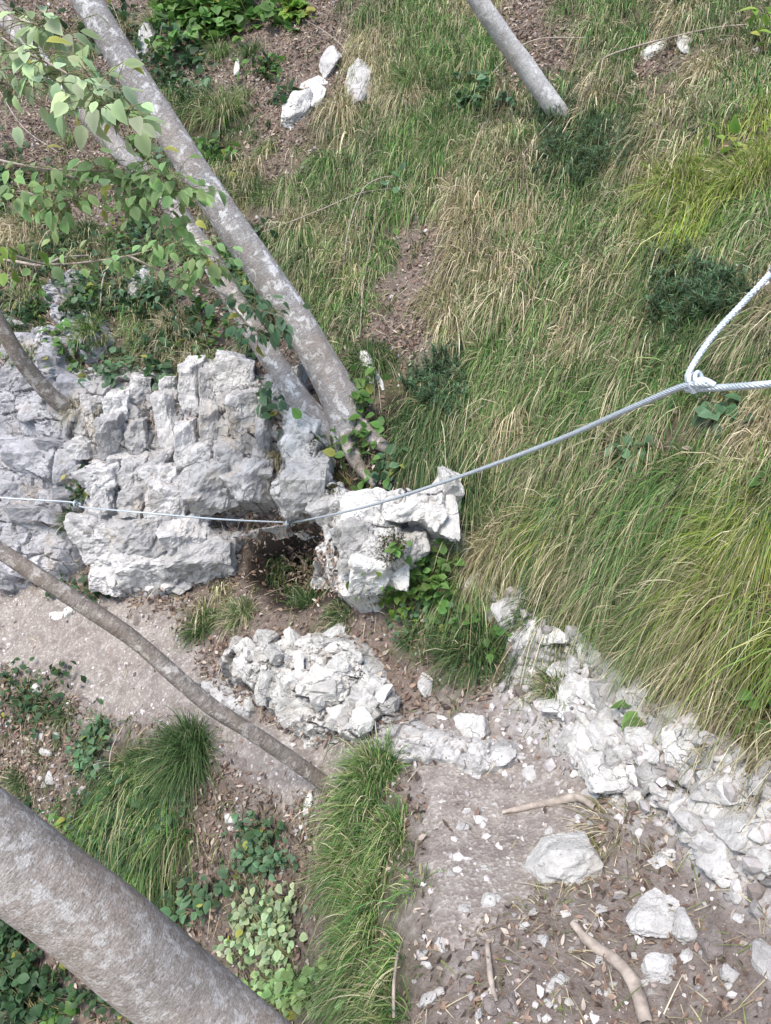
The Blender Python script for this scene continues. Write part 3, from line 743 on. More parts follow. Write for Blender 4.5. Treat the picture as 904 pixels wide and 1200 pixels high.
r_ = np.random.default_rng(99); k_ = 0
while k_ < 150:
    u_, v_ = r_.uniform(330, 904), r_.uniform(0, 720)
    c_ = chr(GR[min(39, int(v_ / 30)), min(29, int(u_ / 30.13))])
    if c_ in '.,' : continue
    t_ = {'m': 'gsm'[k_ % 3]}.get(c_, c_); sc_ = .75 + .5 * v_ / 720
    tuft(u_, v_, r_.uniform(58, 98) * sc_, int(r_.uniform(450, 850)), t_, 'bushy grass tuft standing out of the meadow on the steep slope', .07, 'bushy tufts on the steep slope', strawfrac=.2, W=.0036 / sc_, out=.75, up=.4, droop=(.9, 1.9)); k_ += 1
# ------------------------------------------------------------------ leaves
def leaves(P, D, Nn, L, W, col, curl=.25):
    D = nrmz(D); X = nrmz(np.cross(D, Nn)); Z = np.cross(X, D); n = len(P)
    st = [(0, 0), (.22, .78), (.48, 1.0), (.76, .62), (1, 0)]
    pts = []; cs = []
    for s, w in st:
        mid = P + D * (L * s)[:, None] - Z * (L * curl * s * s)[:, None]
        if w == 0: pts.append(mid); cs.append(col)
        else:
            e = X * (W * .5 * w)[:, None]; lift = Z * (W * .13 * w)[:, None]
            pts += [mid - e + lift, mid, mid + e + lift]; cs += [col, col * .82, col * 1.05]
    V = np.stack(pts, 1).reshape(-1, 3); C = np.stack(cs, 1).reshape(-1, 3); k = len(pts)
    b = (np.arange(n) * k)[:, None]
    t = [b + np.array(x) for x in ((0, 2, 1), (0, 3, 2), (7, 8, 10), (8, 9, 10))]
    q = [b + np.array(x) for x in ((1, 2, 5, 4), (2, 3, 6, 5), (4, 5, 8, 7), (5, 6, 9, 8))]
    return V, [np.concatenate(t), np.concatenate(q)], C
def tubes(lines, rad, sides=5):
    V = []; Q = []; o = 0
    for pts, rr in zip(lines, rad):
        pts = np.asarray(pts, float); n = len(pts)
        rr = np.broadcast_to(np.asarray(rr, float), (n,))
        t = nrmz(np.gradient(pts, axis=0)); ref = np.array([.3, .9, .31])
        x = nrmz(np.cross(t, ref)); y = np.cross(t, x)
        th = np.arange(sides) * 2 * math.pi / sides
        ring = pts[:, None] + rr[:, None, None] * (np.cos(th)[None, :, None] * x[:, None] + np.sin(th)[None, :, None] * y[:, None])
        V.append(ring.reshape(-1, 3))
        i = np.arange(n * sides).reshape(n, sides); j = np.roll(i, -1, 1)
        Q.append(np.stack([i[:-1], j[:-1], j[1:], i[1:]], -1).reshape(-1, 4) + o); o += n * sides
    return np.concatenate(V), [np.concatenate(Q)]
def spline(pts, n):
    pts = np.asarray(pts, float); m = len(pts)
    p = np.concatenate([[2 * pts[0] - pts[1]], pts, [2 * pts[-1] - pts[-2]]])
    out = []
    for t in np.linspace(0, m - 1, n):
        i = min(int(t), m - 2); f = t - i; a, b, c, d = p[i:i + 4]
        out.append(.5 * (2 * b + (c - a) * f + (2 * a - 5 * b + 4 * c - d) * f * f + (3 * b - a - 3 * c + d) * f ** 3))
    return np.array(out)
GREENS = {'mid': (.115, .22, .055), 'pale': (.27, .40, .16), 'blue': (.12, .21, .11), 'dark': (.050, .10, .042), 'lime': (.20, .32, .06), 'haze': (.38, .48, .26), 'yel': (.42, .42, .10)}  # haze and pale have the whitish sheen on the leaves painted in
def leafcol(kind, n, r, yellow=.03):
    c = np.array(GREENS[kind]) * r.uniform(.65, 1.35, (n, 1)) * r.uniform(.9, 1.1, (n, 3))
    y = r.random(n) < yellow; c[y] = np.array(GREENS['yel']) * r.uniform(.7, 1.1, (y.sum(), 1))
    return c
def plant(name, u, v, ru, rv, n, leaf_px, kind, label, cat='plant', lift=.10, wr=.62, group=None, yellow=.03, compound=0, stems=True, minlift=.012):
    r = np.random.default_rng(int(u * 13 + v * 3 + n))
    if cat in ('ivy', 'creeper'): leaf_px *= .72; n = int(n * 1.6)
    if cat == 'bramble': leaf_px *= .78; n = int(n * 1.5); yellow *= .5
    base, d0 = hit1(u, v)
    k = max(3, n // 9); cu = r.normal(u, ru * .5, k); cv = r.normal(v, rv * .5, k)
    w = r.integers(0, k, n)
    lu = cu[w] + r.normal(0, max(ru / 3.2, leaf_px * .7), n) * .8; lv = cv[w] + r.normal(0, max(rv / 3.2, leaf_px * .7), n) * .8
    P, d = hit(lu, lv); Nn = normal_at(P)
    P = P + (Nn * .5 + ZUP * .5) * (minlift + lift * r.random(n) ** 1.5)[:, None]
    D = nrmz(r.normal(0, 1, (n, 3)) * .8 + Nn * .3 + np.array([0, 0, -.35]))
    up = nrmz(ZUP * .75 + Nn * .45 + r.normal(0, .38, (n, 3)))
    L = leaf_px * np.median(d) / F * r.uniform(.6, 1.3, n)
    col = leafcol(kind, n, r, yellow)
    if compound:
        parts = []
        for q in range(3):
            rot = (q - 1) * 1.0
            X = nrmz(np.cross(D, up)); Dq = nrmz(D * math.cos(rot) + X * math.sin(rot))
            parts.append(leaves(P, Dq, up, L * (.85 if q != 1 else 1), L * wr, col))
        V, f, C = merge(parts)
    else:
        V, f, C = leaves(P, D, up, L, L * wr, col)
    e = empty(name, base, label, cat, group)
    o = mesh('foliage', V - base, f, M_LEAF, e, col=C)
    if stems:
        C0, _ = hit(cu, cv); lines = []; rad = []
        for i in range(k):
            lines.append(spline([base - NRM * .02, (base + C0[i]) / 2 + NRM * .03, C0[i] + NRM * .02], 7) - base); rad.append(.0022)
        for i in range(0, n, 2):
            q = C0[w[i]]; lines.append(spline([q + NRM * .01, (q + P[i]) / 2 + NRM * .012, P[i]], 4) - base); rad.append(.0011)
        V, f = tubes(lines, rad, 4); mesh('stem', V, f, M_STEM, e)
    return e

plant('leafy_shrub', 255, 22, 62, 34, 420, 13, 'mid', 'bright green leafy shrub growing at the upper edge of the gully, behind the twin trunks', 'shrub', .18, .8, compound=1)
plant('leafy_shrub', 342, 10, 20, 14, 60, 12, 'lime', 'small lime green shrub sprig right of the bright leafy shrub', 'shrub', .1, .8, compound=1)
plant('undergrowth_plant', 188, 80, 22, 26, 90, 11, 'dark', 'dark leafy plant beside the upper part of the thick twin trunk', 'plant', .08)
plant('undergrowth_plant', 215, 112, 20, 14, 50, 9, 'dark', 'dark low creeper above the hanging tuft pair', 'plant', .05)
plant('bramble', 438, 470, 24, 20, 34, 17, 'mid', 'fresh green bramble shoot growing right of the twin tree base', 'bramble', .10, .75, yellow=.05)
plant('bramble', 415, 530, 38, 40, 75, 17, 'mid', 'green bramble with some yellow leaves hanging below the twin tree base', 'bramble', .08, .75, yellow=.12)
plant('bramble', 468, 545, 26, 24, 30, 16, 'blue', 'bramble sprig spreading over the dark soil above the buttress', 'bramble', .06, .75, yellow=.08)
plant('bramble', 523, 672, 34, 34, 60, 19, 'mid', 'tall green bramble on the bank under the steel cable', 'bramble', .14, .7, yellow=.02)
plant('bramble', 462, 700, 34, 32, 90, 12, 'lime', 'small leaved yellow green bramble at the right foot of the buttress', 'bramble', .09, .75, yellow=.06)
plant('bramble', 488, 668, 40, 26, 70, 14, 'mid', 'leafy bramble hanging over the mossy right foot of the buttress', 'bramble', .09, .75)
plant('bramble', 545, 720, 26, 24, 40, 12, 'mid', 'small bramble between the buttress and the dry reddish tuft', 'bramble', .08, .75)
plant('bramble', 500, 728, 40, 20, 60, 11, 'blue', 'low creeping bramble above the broad dark tuft', 'bramble', .06, .7)
plant('sapling', 300, 395, 26, 30, 40, 17, 'blue', 'young leafy shoot rising against the thinner twin trunk', 'sapling', .2, .62)
plant('sapling', 318, 478, 26, 20, 34, 16, 'blue', 'pale leafy shoot at the top corner between cliff and buttress', 'sapling', .12, .7)
plant('creeper', 72, 300, 40, 34, 150, 11, 'dark', 'dark creeper covering the ledge above the grey wall', 'creeper', .08)
plant('creeper', 150, 320, 44, 40, 150, 11, 'blue', 'blue green creeper in the gully under the leafy branches', 'creeper', .08)
plant('creeper', 105, 692, 40, 10, 60, 12, 'dark', 'dark creeper along the foot of the blocky cliff beside the far trail', 'creeper', .05)
plant('creeper', 132, 435, 34, 14, 50, 14, 'blue', 'creeper with round leaves along the left top edge of the blocky cliff', 'creeper', .06, .8)
plant('creeper', 190, 440, 26, 12, 28, 14, 'blue', 'creeper with round leaves in the joints at the top of the blocky cliff', 'creeper', .05, .8)
plant('creeper', 20, 215, 50, 40, 120, 11, 'dark', 'dark creeper behind the leafy branches high above the grey wall', 'creeper', .08)
plant('creeper', 96, 575, 14, 22, 70, 9, 'dark', 'dark creeper filling the cleft above the cable anchor', 'creeper', .05)
plant('ivy', 232, 1060, 28, 36, 60, 20, 'blue', 'large leaved ivy patch below the dark sedge tuft, above the thick near trunk', 'ivy', .08, .75, compound=0)
plant('ivy', 318, 1095, 36, 50, 260, 14, 'haze', 'pale green ivy carpet between the thick near trunk and the grassy trail edge', 'ivy', .07, .8)
plant('ivy', 300, 1010, 30, 40, 120, 12, 'blue', 'sparse ivy strands over bare soil between two grassy clumps', 'ivy', .06, .8)
plant('ivy', 330, 1165, 50, 28, 200, 16, 'pale', 'pale ivy beside the lower end of the thick near trunk', 'ivy', .08, .8)
plant('ivy', 390, 1185, 26, 16, 40, 18, 'pale', 'small pale ivy patch under the lowest grass clump', 'ivy', .06, .8)
plant('ivy', 35, 1160, 60, 46, 260, 17, 'dark', 'dark ivy patch in the shade beneath the thick near trunk', 'ivy', .10, .75)
plant('ivy', 15, 1095, 40, 40, 150, 14, 'dark', 'dark low ivy close under the lower side of the thick near trunk', 'ivy', .10, .75)
plant('ivy', 150, 985, 40, 60, 420, 13, 'dark', 'dense dark ivy mound below the loose mixed tuft', 'ivy', .12, .75)
plant('ivy', 112, 890, 26, 36, 150, 11, 'blue', 'bluish ivy strip left of the loose mixed tuft', 'ivy', .08, .75)
plant('ivy', 40, 825, 44, 34, 140, 11, 'dark', 'scattered dark ivy on the gravel slope below the far trail', 'ivy', .07, .75)
plant('ivy', 150, 1180, 40, 20, 80, 13, 'dark', 'shaded ivy under the lower end of the thick near trunk', 'ivy', .08, .75)
plant('hedge_plant', 555, 125, 36, 16, 60, 12, 'blue', 'pale leafy weed growing across the upper slope left of the pale young trunk', 'plant', .10, .7, compound=1)
plant('hedge_plant', 420, 255, 40, 22, 40, 12, 'mid', 'green weed in the dry grass beside the twisted dead twigs', 'plant', .08, .6)
plant('hedge_plant', 468, 225, 16, 12, 14, 15, 'blue', 'few leaved sprout at the end of the twisted dead twigs', 'plant', .12, .6)
plant('hedge_plant', 738, 545, 26, 24, 40, 15, 'blue', 'broad leaved weed in the slope below the cable knot', 'plant', .06, .8)
plant('hedge_plant', 850, 490, 18, 20, 26, 19, 'blue', 'broad leaved weed just below the lower cable strand', 'plant', .08, .8)
plant('hedge_plant', 896, 575, 12, 16, 16, 20, 'mid', 'broad leaved weed half hidden at the golden tuft', 'plant', .08, .8)
plant('hedge_plant', 885, 45, 18, 22, 18, 18, 'lime', 'bright lime sprout at the upper slope in the dry grass', 'plant', .14, .6)
plant('hedge_plant', 866, 195, 14, 14, 16, 17, 'lime', 'light green sprout in the yellow grass above the cable loop', 'plant', .10, .7)
plant('hedge_plant', 800, 12, 24, 10, 26, 14, 'blue', 'blue green weed at the top of the slope above bare litter', 'plant', .08, .7)
plant('hedge_plant', 740, 818, 12, 9, 9, 24, 'mid', 'small rosette with broad leaves in the middle of the white scree', 'plant', .02, .6, stems=False)
plant('hedge_plant', 895, 830, 10, 26, 14, 22, 'mid', 'leafy weed under the long straw tuft at the scree', 'plant', .06, .7)
plant('hedge_plant', 582, 752, 22, 14, 30, 12, 'mid', 'leafy weed poking out of the broad dark tuft', 'plant', .10, .7)
plant('hedge_plant', 628, 655, 14, 12, 14, 13, 'pale', 'pale weed between the dry tufts under the cable', 'plant', .06, .7)
plant('hedge_plant', 676, 165, 8, 8, 6, 20, 'lime', 'single bright broad leaf standing in the dark shrub', 'plant', .10, .5)

r_ = np.random.default_rng(321)
for k_ in range(62):
    u_, v_ = r_.uniform(0, 330), r_.uniform(20, 430) if k_ < 34 else r_.uniform(300, 425)
    plant('creeper', u_, v_, r_.uniform(14, 30), r_.uniform(10, 24), int(r_.uniform(30, 90)), r_.uniform(8, 13), ['dark', 'blue', 'dark', 'mid'][k_ % 4], 'low leafy creeper spreading over the shaded litter of the gully', lift=.06, group='creepers in the shaded gully')
for k_ in range(56):
    u_, v_ = r_.uniform(0, 330), r_.uniform(20, 420) if k_ < 32 else r_.uniform(270, 428)
    tuft(u_, v_, r_.uniform(28, 60), int(r_.uniform(150, 350)), ['d', 'm', 's', 'g'][k_ % 4], 'small hanging grass tuft in the shaded litter of the gully', .04, 'grass tufts in the shaded gully', W=.004)
for k_ in range(14):
    u_, v_ = r_.uniform(0, 340), r_.uniform(930, 1195)
    plant('ivy', u_, v_, r_.uniform(16, 30), r_.uniform(12, 26), int(r_.uniform(30, 80)), r_.uniform(9, 14), ['dark', 'blue', 'mid'][k_ % 3], 'thin ivy patch trailing over the litter below the trail', lift=.06, group='thin ivy patches below the trail')
def shrub(name, u, v, ru, rv, n, label, kinds=('dark',)):
    """low evergreen with short needle-like leaves on many upright shoots"""
    r = np.random.default_rng(int(u + v)); base, d0 = hit1(u, v)
    th = r.uniform(0, 2 * math.pi, n); q = np.sqrt(r.random(n)) * (1 + .3 * np.sin(th * 3 + u))
    P, d = hit(u + np.cos(th) * q * ru, v + np.sin(th) * q * rv); Nn = normal_at(P)
    parts = []; lines = []
    for i in range(n):
        ax = nrmz(ZUP * .8 + Nn[i] * .7 + r.normal(0, .3, 3)); H = r.uniform(.05, .12)
        k = 26; s = r.random(k); th2 = r.uniform(0, 6.28, k)
        t1 = nrmz(np.cross(ax, [.2, .5, .3])); t2 = np.cross(ax, t1)
        D = nrmz((np.cos(th2)[:, None] * t1 + np.sin(th2)[:, None] * t2) + ax * .5)
        PP = P[i] + ax * (H * s)[:, None]
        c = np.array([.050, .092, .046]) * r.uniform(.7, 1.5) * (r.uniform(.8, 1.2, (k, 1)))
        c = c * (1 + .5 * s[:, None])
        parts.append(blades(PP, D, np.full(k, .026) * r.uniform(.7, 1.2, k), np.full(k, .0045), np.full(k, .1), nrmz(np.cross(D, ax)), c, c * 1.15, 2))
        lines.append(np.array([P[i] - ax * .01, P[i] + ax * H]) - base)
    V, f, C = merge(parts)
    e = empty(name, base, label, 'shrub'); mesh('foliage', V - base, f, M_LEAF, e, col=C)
    V, f = tubes(lines, [.0018] * n, 3); mesh('stem', V, f, M_STEM, e)
shrub('heath_shrub', 680, 180, 58, 50, 420, 'dark green heath shrub around the foot of the pale young trunk')
shrub('heath_shrub', 812, 352, 58, 42, 360, 'dark green heath shrub on the slope behind the upper cable strand')
shrub('heath_shrub', 520, 455, 34, 40, 150, 'small dark heath shrub right of the twin tree base')

# ------------------------------------------------------------------ rocks
def ico(sub):
    import bmesh
    bm = bmesh.new(); bmesh.ops.create_icosphere(bm, subdivisions=sub, radius=1)
    V = np.array([v.co[:] for v in bm.verts]); f = np.array([[v.index for v in x.verts] for x in bm.faces]); bm.free()
    return nrmz(V), f
ICO = {k: ico(k) for k in (1, 2, 3, 4, 5)}
def rock_shape(r, sub, planes=14, rough=.09):
    D, f = ICO[sub]
    n = nrmz(r.normal(0, 1, (planes, 3))); d = r.uniform(.55, .95, planes)
    c = D @ n.T; rad = np.min(np.where(c > .08, d / np.maximum(c, .08), 1.25), axis=1)
    rad = np.minimum(rad, 1.2)
    V = D * rad[:, None]
    s = r.uniform(0, 50)
    V = V * (1 + rough * fbm(D[:, 0] * 2.2 + s, D[:, 1] * 2.2, D[:, 2] * 2.2, o=5, gain=.62)[:, None])
    return V, f
def rock(u, v, w, h, rot, label, mat_=None, seed=None, sub=4, thick=.55, group=None, name='rock', sink=.15, planes=14):
    p, d = hit1(u, v); n = normal_at(p[None])[0]; seed = seed or int(u * 3 + v * 5)
    r = np.random.default_rng(seed)
    V, f = rock_shape(r, sub, planes)
    x = nrmz(RGT - n * (RGT @ n)); y = np.cross(n, x)
    c, s = math.cos(R(rot)), math.sin(R(rot)); x, y = x * c + y * s, -x * s + y * c
    q = p - CAM; tx, ty = (q @ RGT) / d, (q @ UPV) / d
    fore = lambda e: max(.45, math.hypot(e @ RGT - tx * (e @ FWD), e @ UPV - ty * (e @ FWD)))
    k = d / F * .60
    X = x * w * k / fore(x); Y = y * h * k / fore(y); Z = n * min(w, h) * k * thick * 1.2
    W = V[:, :1] * X + V[:, 1:2] * Y + V[:, 2:] * Z
    o = mesh(name, W, [f], mat_ or M_STONE, smooth=False, attrs={'crack': np.zeros(len(W)), 'tone': np.full(len(W), r.uniform(-.6, .6))})
    c0 = p + n * (min(w, h) * k * thick * 1.2) * sink
    o.location = Vector(c0.tolist())
    return tag(o, label, 'rock', group)
RK = [
 (662,1003,80,50,-4,'square white limestone block sitting in the middle of the trail',M_WHITE,5,.8,10),
 (770,1077,66,36,22,'wedge shaped white rock beside the exposed root near the trail',M_STONE,5,.7,12),
 (803,1088,30,42,-20,'narrow pale rock leaning against the wedge shaped white rock',M_STONE,4,.6,12),
 (774,1137,44,36,15,'rounded whitish rock lying right of the exposed root',M_STONE,5,.7,16),
 (597,1177,28,24,10,'dull brownish stone lying on the dirt below the trail block',M_DULL,4,.7,14),
 (557,856,36,42,10,'pale upright rock at the trail edge below the broad dark tuft',M_WHITE,4,.7,14),
 (715,906,60,58,0,'big cracked round white boulder at the lower edge of the scree',M_WHITE,5,.6,18),
 (700,822,20,98,34,'long slanting white slab in the scree beside the half dry tuft',M_WHITE,5,.7,12),
 (712,850,26,60,28,'short slab lying under the long slanting slab',M_STONE,4,.6,12),
 (684,872,38,52,10,'white chunk at the trail side end of the scree',M_WHITE,4,.6,14),
 (752,868,36,40,0,'blocky white chunk right of the short slab in the scree',M_WHITE,4,.6,14),
 (798,880,50,60,-8,'tall white faceted boulder in the middle of the scree',M_WHITE,5,.6,14),
 (775,862,30,36,0,'white chunk squeezed beside the tall faceted boulder',M_WHITE,4,.6,14),
 (810,785,28,62,12,'white rock showing under the fringe of the hanging grass',M_WHITE,4,.6,14),
 (640,742,44,20,-30,'flat white flake at the top of the scree below the dry tuft',M_WHITE,4,.5,12),
 (662,742,22,40,20,'pointed white rock beside the flat flake at the top of the scree',M_WHITE,4,.6,12),
 (622,762,22,22,0,'small white block at the upper end of the scree near the half dry tuft',M_WHITE,4,.6,12),
 (682,762,24,28,0,'white block above the long slanting slab',M_WHITE,4,.6,12),
 (790,835,36,32,10,'white chunk just below the grass fringe in the scree',M_WHITE,4,.6,14),
 (862,892,40,52,-10,'pale boulder under the long straw tuft',M_STONE,4,.6,14),
 (838,862,26,24,0,'pinkish grey stone under the end of the straw tuft',M_DULL,4,.6,14),
 (826,938,50,40,15,'lumpy white boulder below the tall faceted boulder',M_WHITE,5,.6,16),
 (870,980,54,64,20,'large split white boulder at the right end of the scree',M_WHITE,5,.6,14),
 (842,1000,44,50,-20,'grey white boulder in front of the large split boulder',M_STONE,5,.6,14),
 (893,1008,30,44,10,'white chunk wedged behind the large split boulder',M_WHITE,4,.6,14),
 (778,1005,44,24,0,'half buried pale rock in the dry grass by the scree foot',M_STONE,4,.4,14),
 (765,975,34,26,10,'earthy rock at the foot of the cracked round boulder',M_DULL,4,.5,14),
 (836,1105,34,44,0,'dull grey rock half buried in litter beside the wedge shaped rock',M_DULL,4,.5,14),
 (897,1130,26,44,0,'pale rock at the lower end of the slope beyond the dull grey rock',M_STONE,4,.6,14),
 (625,905,26,18,0,'small pale rock where the trail meets the scree',M_STONE,3,.5,12),
 (590,888,30,18,0,'low whitish rock in the trail beside the bedrock step',M_STONE,3,.4,12),
 (640,978,26,14,0,'small flat stone right behind the square block in the trail',M_STONE,3,.5,12),
 (388,75,24,36,-10,'upright white boulder on the gully rim beside the leafy weed',M_STONE,4,.6,14),
 (370,99,26,16,10,'small white boulder under the upright boulder on the gully rim',M_WHITE,4,.6,14),
 (351,132,30,48,-20,'tall white boulder at the lower end of the gully rim rocks',M_STONE,5,.6,14),
 (372,118,20,22,0,'little white rock between the gully rim boulders',M_WHITE,3,.6,14),
 (426,100,36,42,0,'mossy cream boulder right of the upright boulder on the gully rim',M_STONE,5,.6,14),
 (436,437,16,50,18,'slender white rock slab standing right of the twin tree base',M_WHITE,4,.6,12),
 (768,60,48,16,22,'flat white rock in bare litter high on the slope',M_WHITE,4,.5,14),
 (800,50,18,18,0,'small pale rock next to the flat white rock high on the slope',M_STONE,3,.5,14),
 (172,48,26,40,0,'grey rock behind the thick twin trunk in the gully',M_STONE,4,.6,14),
 (165,330,20,32,0,'white rock showing in the creeper under the leafy branches',M_STONE,4,.6,14),
 (278,80,9,14,0,'small white stone in the litter above the hanging tuft pair',M_WHITE,3,.6,12),
 (575,703,16,50,-8,'narrow white rock at the foot of the dry reddish tuft',M_WHITE,4,.6,12),
 (524,600,22,70,4,'narrow white rock rib right of the dark soil on the buttress',M_WHITE,5,.6,12),
 (480,602,40,20,-16,'smooth white stone lodged on the buttress under the cable',M_WHITE,4,.6,16),
 (68,722,18,14,0,'white stone at the uphill edge of the far trail',M_WHITE,3,.7,12),
 (82,718,14,14,0,'smaller white stone beside its twin at the far trail edge',M_WHITE,3,.7,12),
 (500,806,18,26,0,'pale rock in the bank left of the broad dark tuft',M_STONE,4,.6,12),
 (118,1015,16,28,0,'pale stone by the dark ivy mound above the thick near trunk',M_STONE,3,.6,12),
 (270,960,14,16,0,'white stone right of the large dark sedge tuft',M_WHITE,3,.6,12),
 (362,945,14,24,0,'white stone at the foot of the bare leaning stem',M_WHITE,3,.6,12),
 (145,655,18,44,8,'narrow pale rock pillar in the cleft at the foot of the cliff',M_STONE,4,.6,12),
 (395,745,30,22,0,'white rock under the thin dark tuft at the buttress foot',M_WHITE,4,.6,14),
 (208,688,20,14,0,'small rock at the undercut foot of the blocky cliff',M_STONE,3,.6,12),
]
for (u, v, w, h, rot, lab, m_, sub, th, pl) in RK:
    big = 600 < u and 760 < v < 1030 and not (u == 662)
    rock(u, v, w * (.86 if big else 1), h * (.86 if big else 1), rot, lab, m_, None, sub, th, planes=pl, sink=0 if big else .12)
# smaller rocks that nothing tells apart
def strew(poly, n, lo, hi, label, group, seed, mats):
    r = np.random.default_rng(seed); xs = [p[0] for p in poly]; ys = [p[1] for p in poly]; k = 0
    while k < n:
        u, v = r.uniform(min(xs), max(xs)), r.uniform(min(ys), max(ys))
        if poly_sd(np.array([u]), np.array([v]), poly)[0] < 0: continue
        s = lo * (hi / lo) ** (r.random() ** 1.7)
        rock(u, v, s, s * r.uniform(.6, 1.1), r.uniform(-60, 60), label, mats[r.integers(len(mats))], int(r.integers(1e6)), 3, .6, group, planes=12)
        k += 1
strew([(600,700),(660,695),(700,770),(770,815),(860,880),(904,890),(904,1050),(840,1040),(760,960),(690,930),(650,880),(610,790)], 130, 9, 30, 'small broken white rock lying in the scree bank among larger boulders', 'small rocks in the scree bank', 71, [M_WHITE, M_WHITE, M_STONE])
strew([(490,1060),(560,1080),(700,1050),(830,1010),(904,1060),(904,1200),(480,1200)], 55, 7, 24, 'small pale stone lying in the twiggy litter at the near end of the trail', 'stones in the near litter', 72, [M_STONE, M_WHITE, M_STONE, M_DULL])
strew([(500,940),(560,860),(660,900),(700,980),(560,1070),(500,1060)], 35, 6, 18, 'small pale stone lying loose on the dirt of the near trail', 'stones on the near trail', 73, [M_STONE, M_WHITE])
strew([(20,780),(110,860),(140,1000),(60,940),(0,860)], 20, 5, 13, 'small pale stone on the gravelly slope below the far trail', 'stones below the far trail', 74, [M_STONE])

# gravel: past counting
def gravel():
    r = np.random.default_rng(9); n = 150000
    a = r.uniform(A0 + .1, A1 - .1, n); b = r.uniform(B0 + .1, B1 - .1, n)
    P = surf(a, b); u, v, d = proj(P)
    w = .055 + 1.1 * (poly_sd(u, v, PATH) > 0) + .9 * (poly_sd(u, v, RUBBLE) > 0)
    w += .5 * (poly_sd(u, v, [(490,1050),(700,1030),(850,1000),(904,1060),(950,1300),(480,1300)]) > 0)
    w += .35 * (poly_sd(u, v, [(0,770),(120,850),(150,1010),(60,960),(-60,860)]) > 0)
    w += .30 * (poly_sd(u, v, [(270,880),(380,910),(360,1000),(290,1060),(260,960)]) > 0)
    w += .20 * (poly_sd(u, v, [(230,780),(480,850),(480,900),(300,860)]) > 0)
    w *= .55 + .9 * np.clip(fbm(a * 5, b * 5, o=3, seed=64) + .45, 0, 1.3)
    ok = (u > -60) & (u < 960) & (v > -60) & (v < 1260) & (d > .9) & (r.random(n) < w * .95)
    P = P[ok]; n = len(P); s = .0020 * (7.5 ** (r.random(n) ** 2.4)) * np.where(poly_sd(u[ok], v[ok], RUBBLE) > 0, 2.0, 1.0)
    D, f = ICO[1]; Nn = normal_at(P)
    V = D[None] * r.uniform(.55, 1.15, (n, len(D), 1)) * (s[:, None] * r.uniform(.6, 1.3, (n, 3)))[:, None, :] + (P + Nn * s[:, None] * .35)[:, None, :]
    c = np.array([.46, .42, .405]) * r.uniform(.5, 1.45, (n, 1)) * np.where(r.random((n, 1)) < .12, np.array([[.62, .56, .52]]), 1)
    C = np.repeat(np.clip(c, 0, .72), len(D), 0)
    fs = (f[None] + (np.arange(n) * len(D))[:, None, None]).reshape(-1, 3)
    print('gravel', n)
    tag(mesh('gravel', V.reshape(-1, 3), [fs], M_PEB, smooth=False, col=C), 'loose pale gravel scattered over the trail and scree', 'gravel', kind='stuff')
gravel()
def litter():
    r = np.random.default_rng(10); n = 330000
    a = r.uniform(A0 + .1, A1 - .1, n); b = r.uniform(B0 + .1, B1 - .1, n)
    P = surf(a, b); u, v, d = proj(P); t = grass_at(u, v, 8, r)
    w = np.where(np.isin(t, [ord('.'), ord(',')]), .8, .10)
    w[poly_sd(u, v, PATH) > 0] = .03; w[poly_sd(u, v, PATH) > 14] = .05
    w[poly_sd(u, v, RUBBLE) > 0] = .07
    w[poly_sd(u, v, [(545,1075),(640,1050),(700,935),(790,955),(830,1040),(904,1075),(904,1250),(500,1250)]) > 0] = 1.5
    rock_h = bil(HS, a, b, A0, B0, ST) - bil(HB, a, b, A0, B0, ST)
    w[(rock_h > .06)] = .004
    w[poly_sd(u, v, CAVE) > 0] = 1
    w *= .4 + 1.1 * np.clip(fbm(a * 3, b * 3, o=3, seed=65) + .5, 0, 1.2)
    ok = (u > -60) & (u < 960) & (v > -60) & (v < 1260) & (d > .9) & (r.random(n) < w)
    P = P[ok]; n = len(P); Nn = normal_at(P)
    up = nrmz(Nn + r.normal(0, .45, (n, 3))); D = nrmz(np.cross(up, r.normal(0, 1, (n, 3))))
    L = r.uniform(.009, .034, n) * np.where(poly_sd(u[ok], v[ok], NEAR) > -30, .72, 1); col = np.array([(.18, .115, .082), (.27, .19, .14), (.11, .072, .055), (.40, .33, .27), (.22, .15, .12), (.07, .048, .038)])[r.integers(0, 6, n)] * r.uniform(.7, 1.3, (n, 1))
    V, f, C = leaves(P + Nn * .006, D, up, L, L * r.uniform(.2, .55, n), col, r.uniform(-.5, .9, n))
    print('litter', n)
    tag(mesh('leaf_litter', V, f, M_LITTER, col=C), 'brown fallen leaves covering the bare soil', 'dead leaves', kind='stuff')
    # dry straws and bits of twig
    n = 46000; a = r.uniform(A0 + .1, A1 - .1, n); b = r.uniform(B0 + .1, B1 - .1, n); P = surf(a, b); u, v, d = proj(P)
    w = .05 + .8 * (poly_sd(u, v, [(540,1070),(700,930),(790,960),(904,1050),(904,1250),(480,1250)]) > 0) + .35 * np.isin(grass_at(u, v, 6, r), [ord(','), ord('.')])
    w[poly_sd(u, v, PATH) > 0] *= .10
    w[(bil(HS, a, b, A0, B0, ST) - bil(HB, a, b, A0, B0, ST)) > .06] = 0
    ok = (u > -30) & (u < 940) & (v > -30) & (v < 1230) & (r.random(n) < w) & (d > .9)
    P = P[ok]; n = len(P); Nn = normal_at(P); D = nrmz(np.cross(Nn, r.normal(0, 1, (n, 3))) + Nn * .15)
    col = pick('s', n, r) * .8
    V, f, C = blades(P + Nn * .005, D, r.uniform(.025, .12, n), r.uniform(.0016, .0036, n), r.uniform(0, .3, n), nrmz(np.cross(D, Nn)), col, col * .8)
    tag(mesh('dry_straw', V, f, M_LITTER, col=C), 'dry straws and twig bits lying on the soil', 'straw', kind='stuff')
litter()

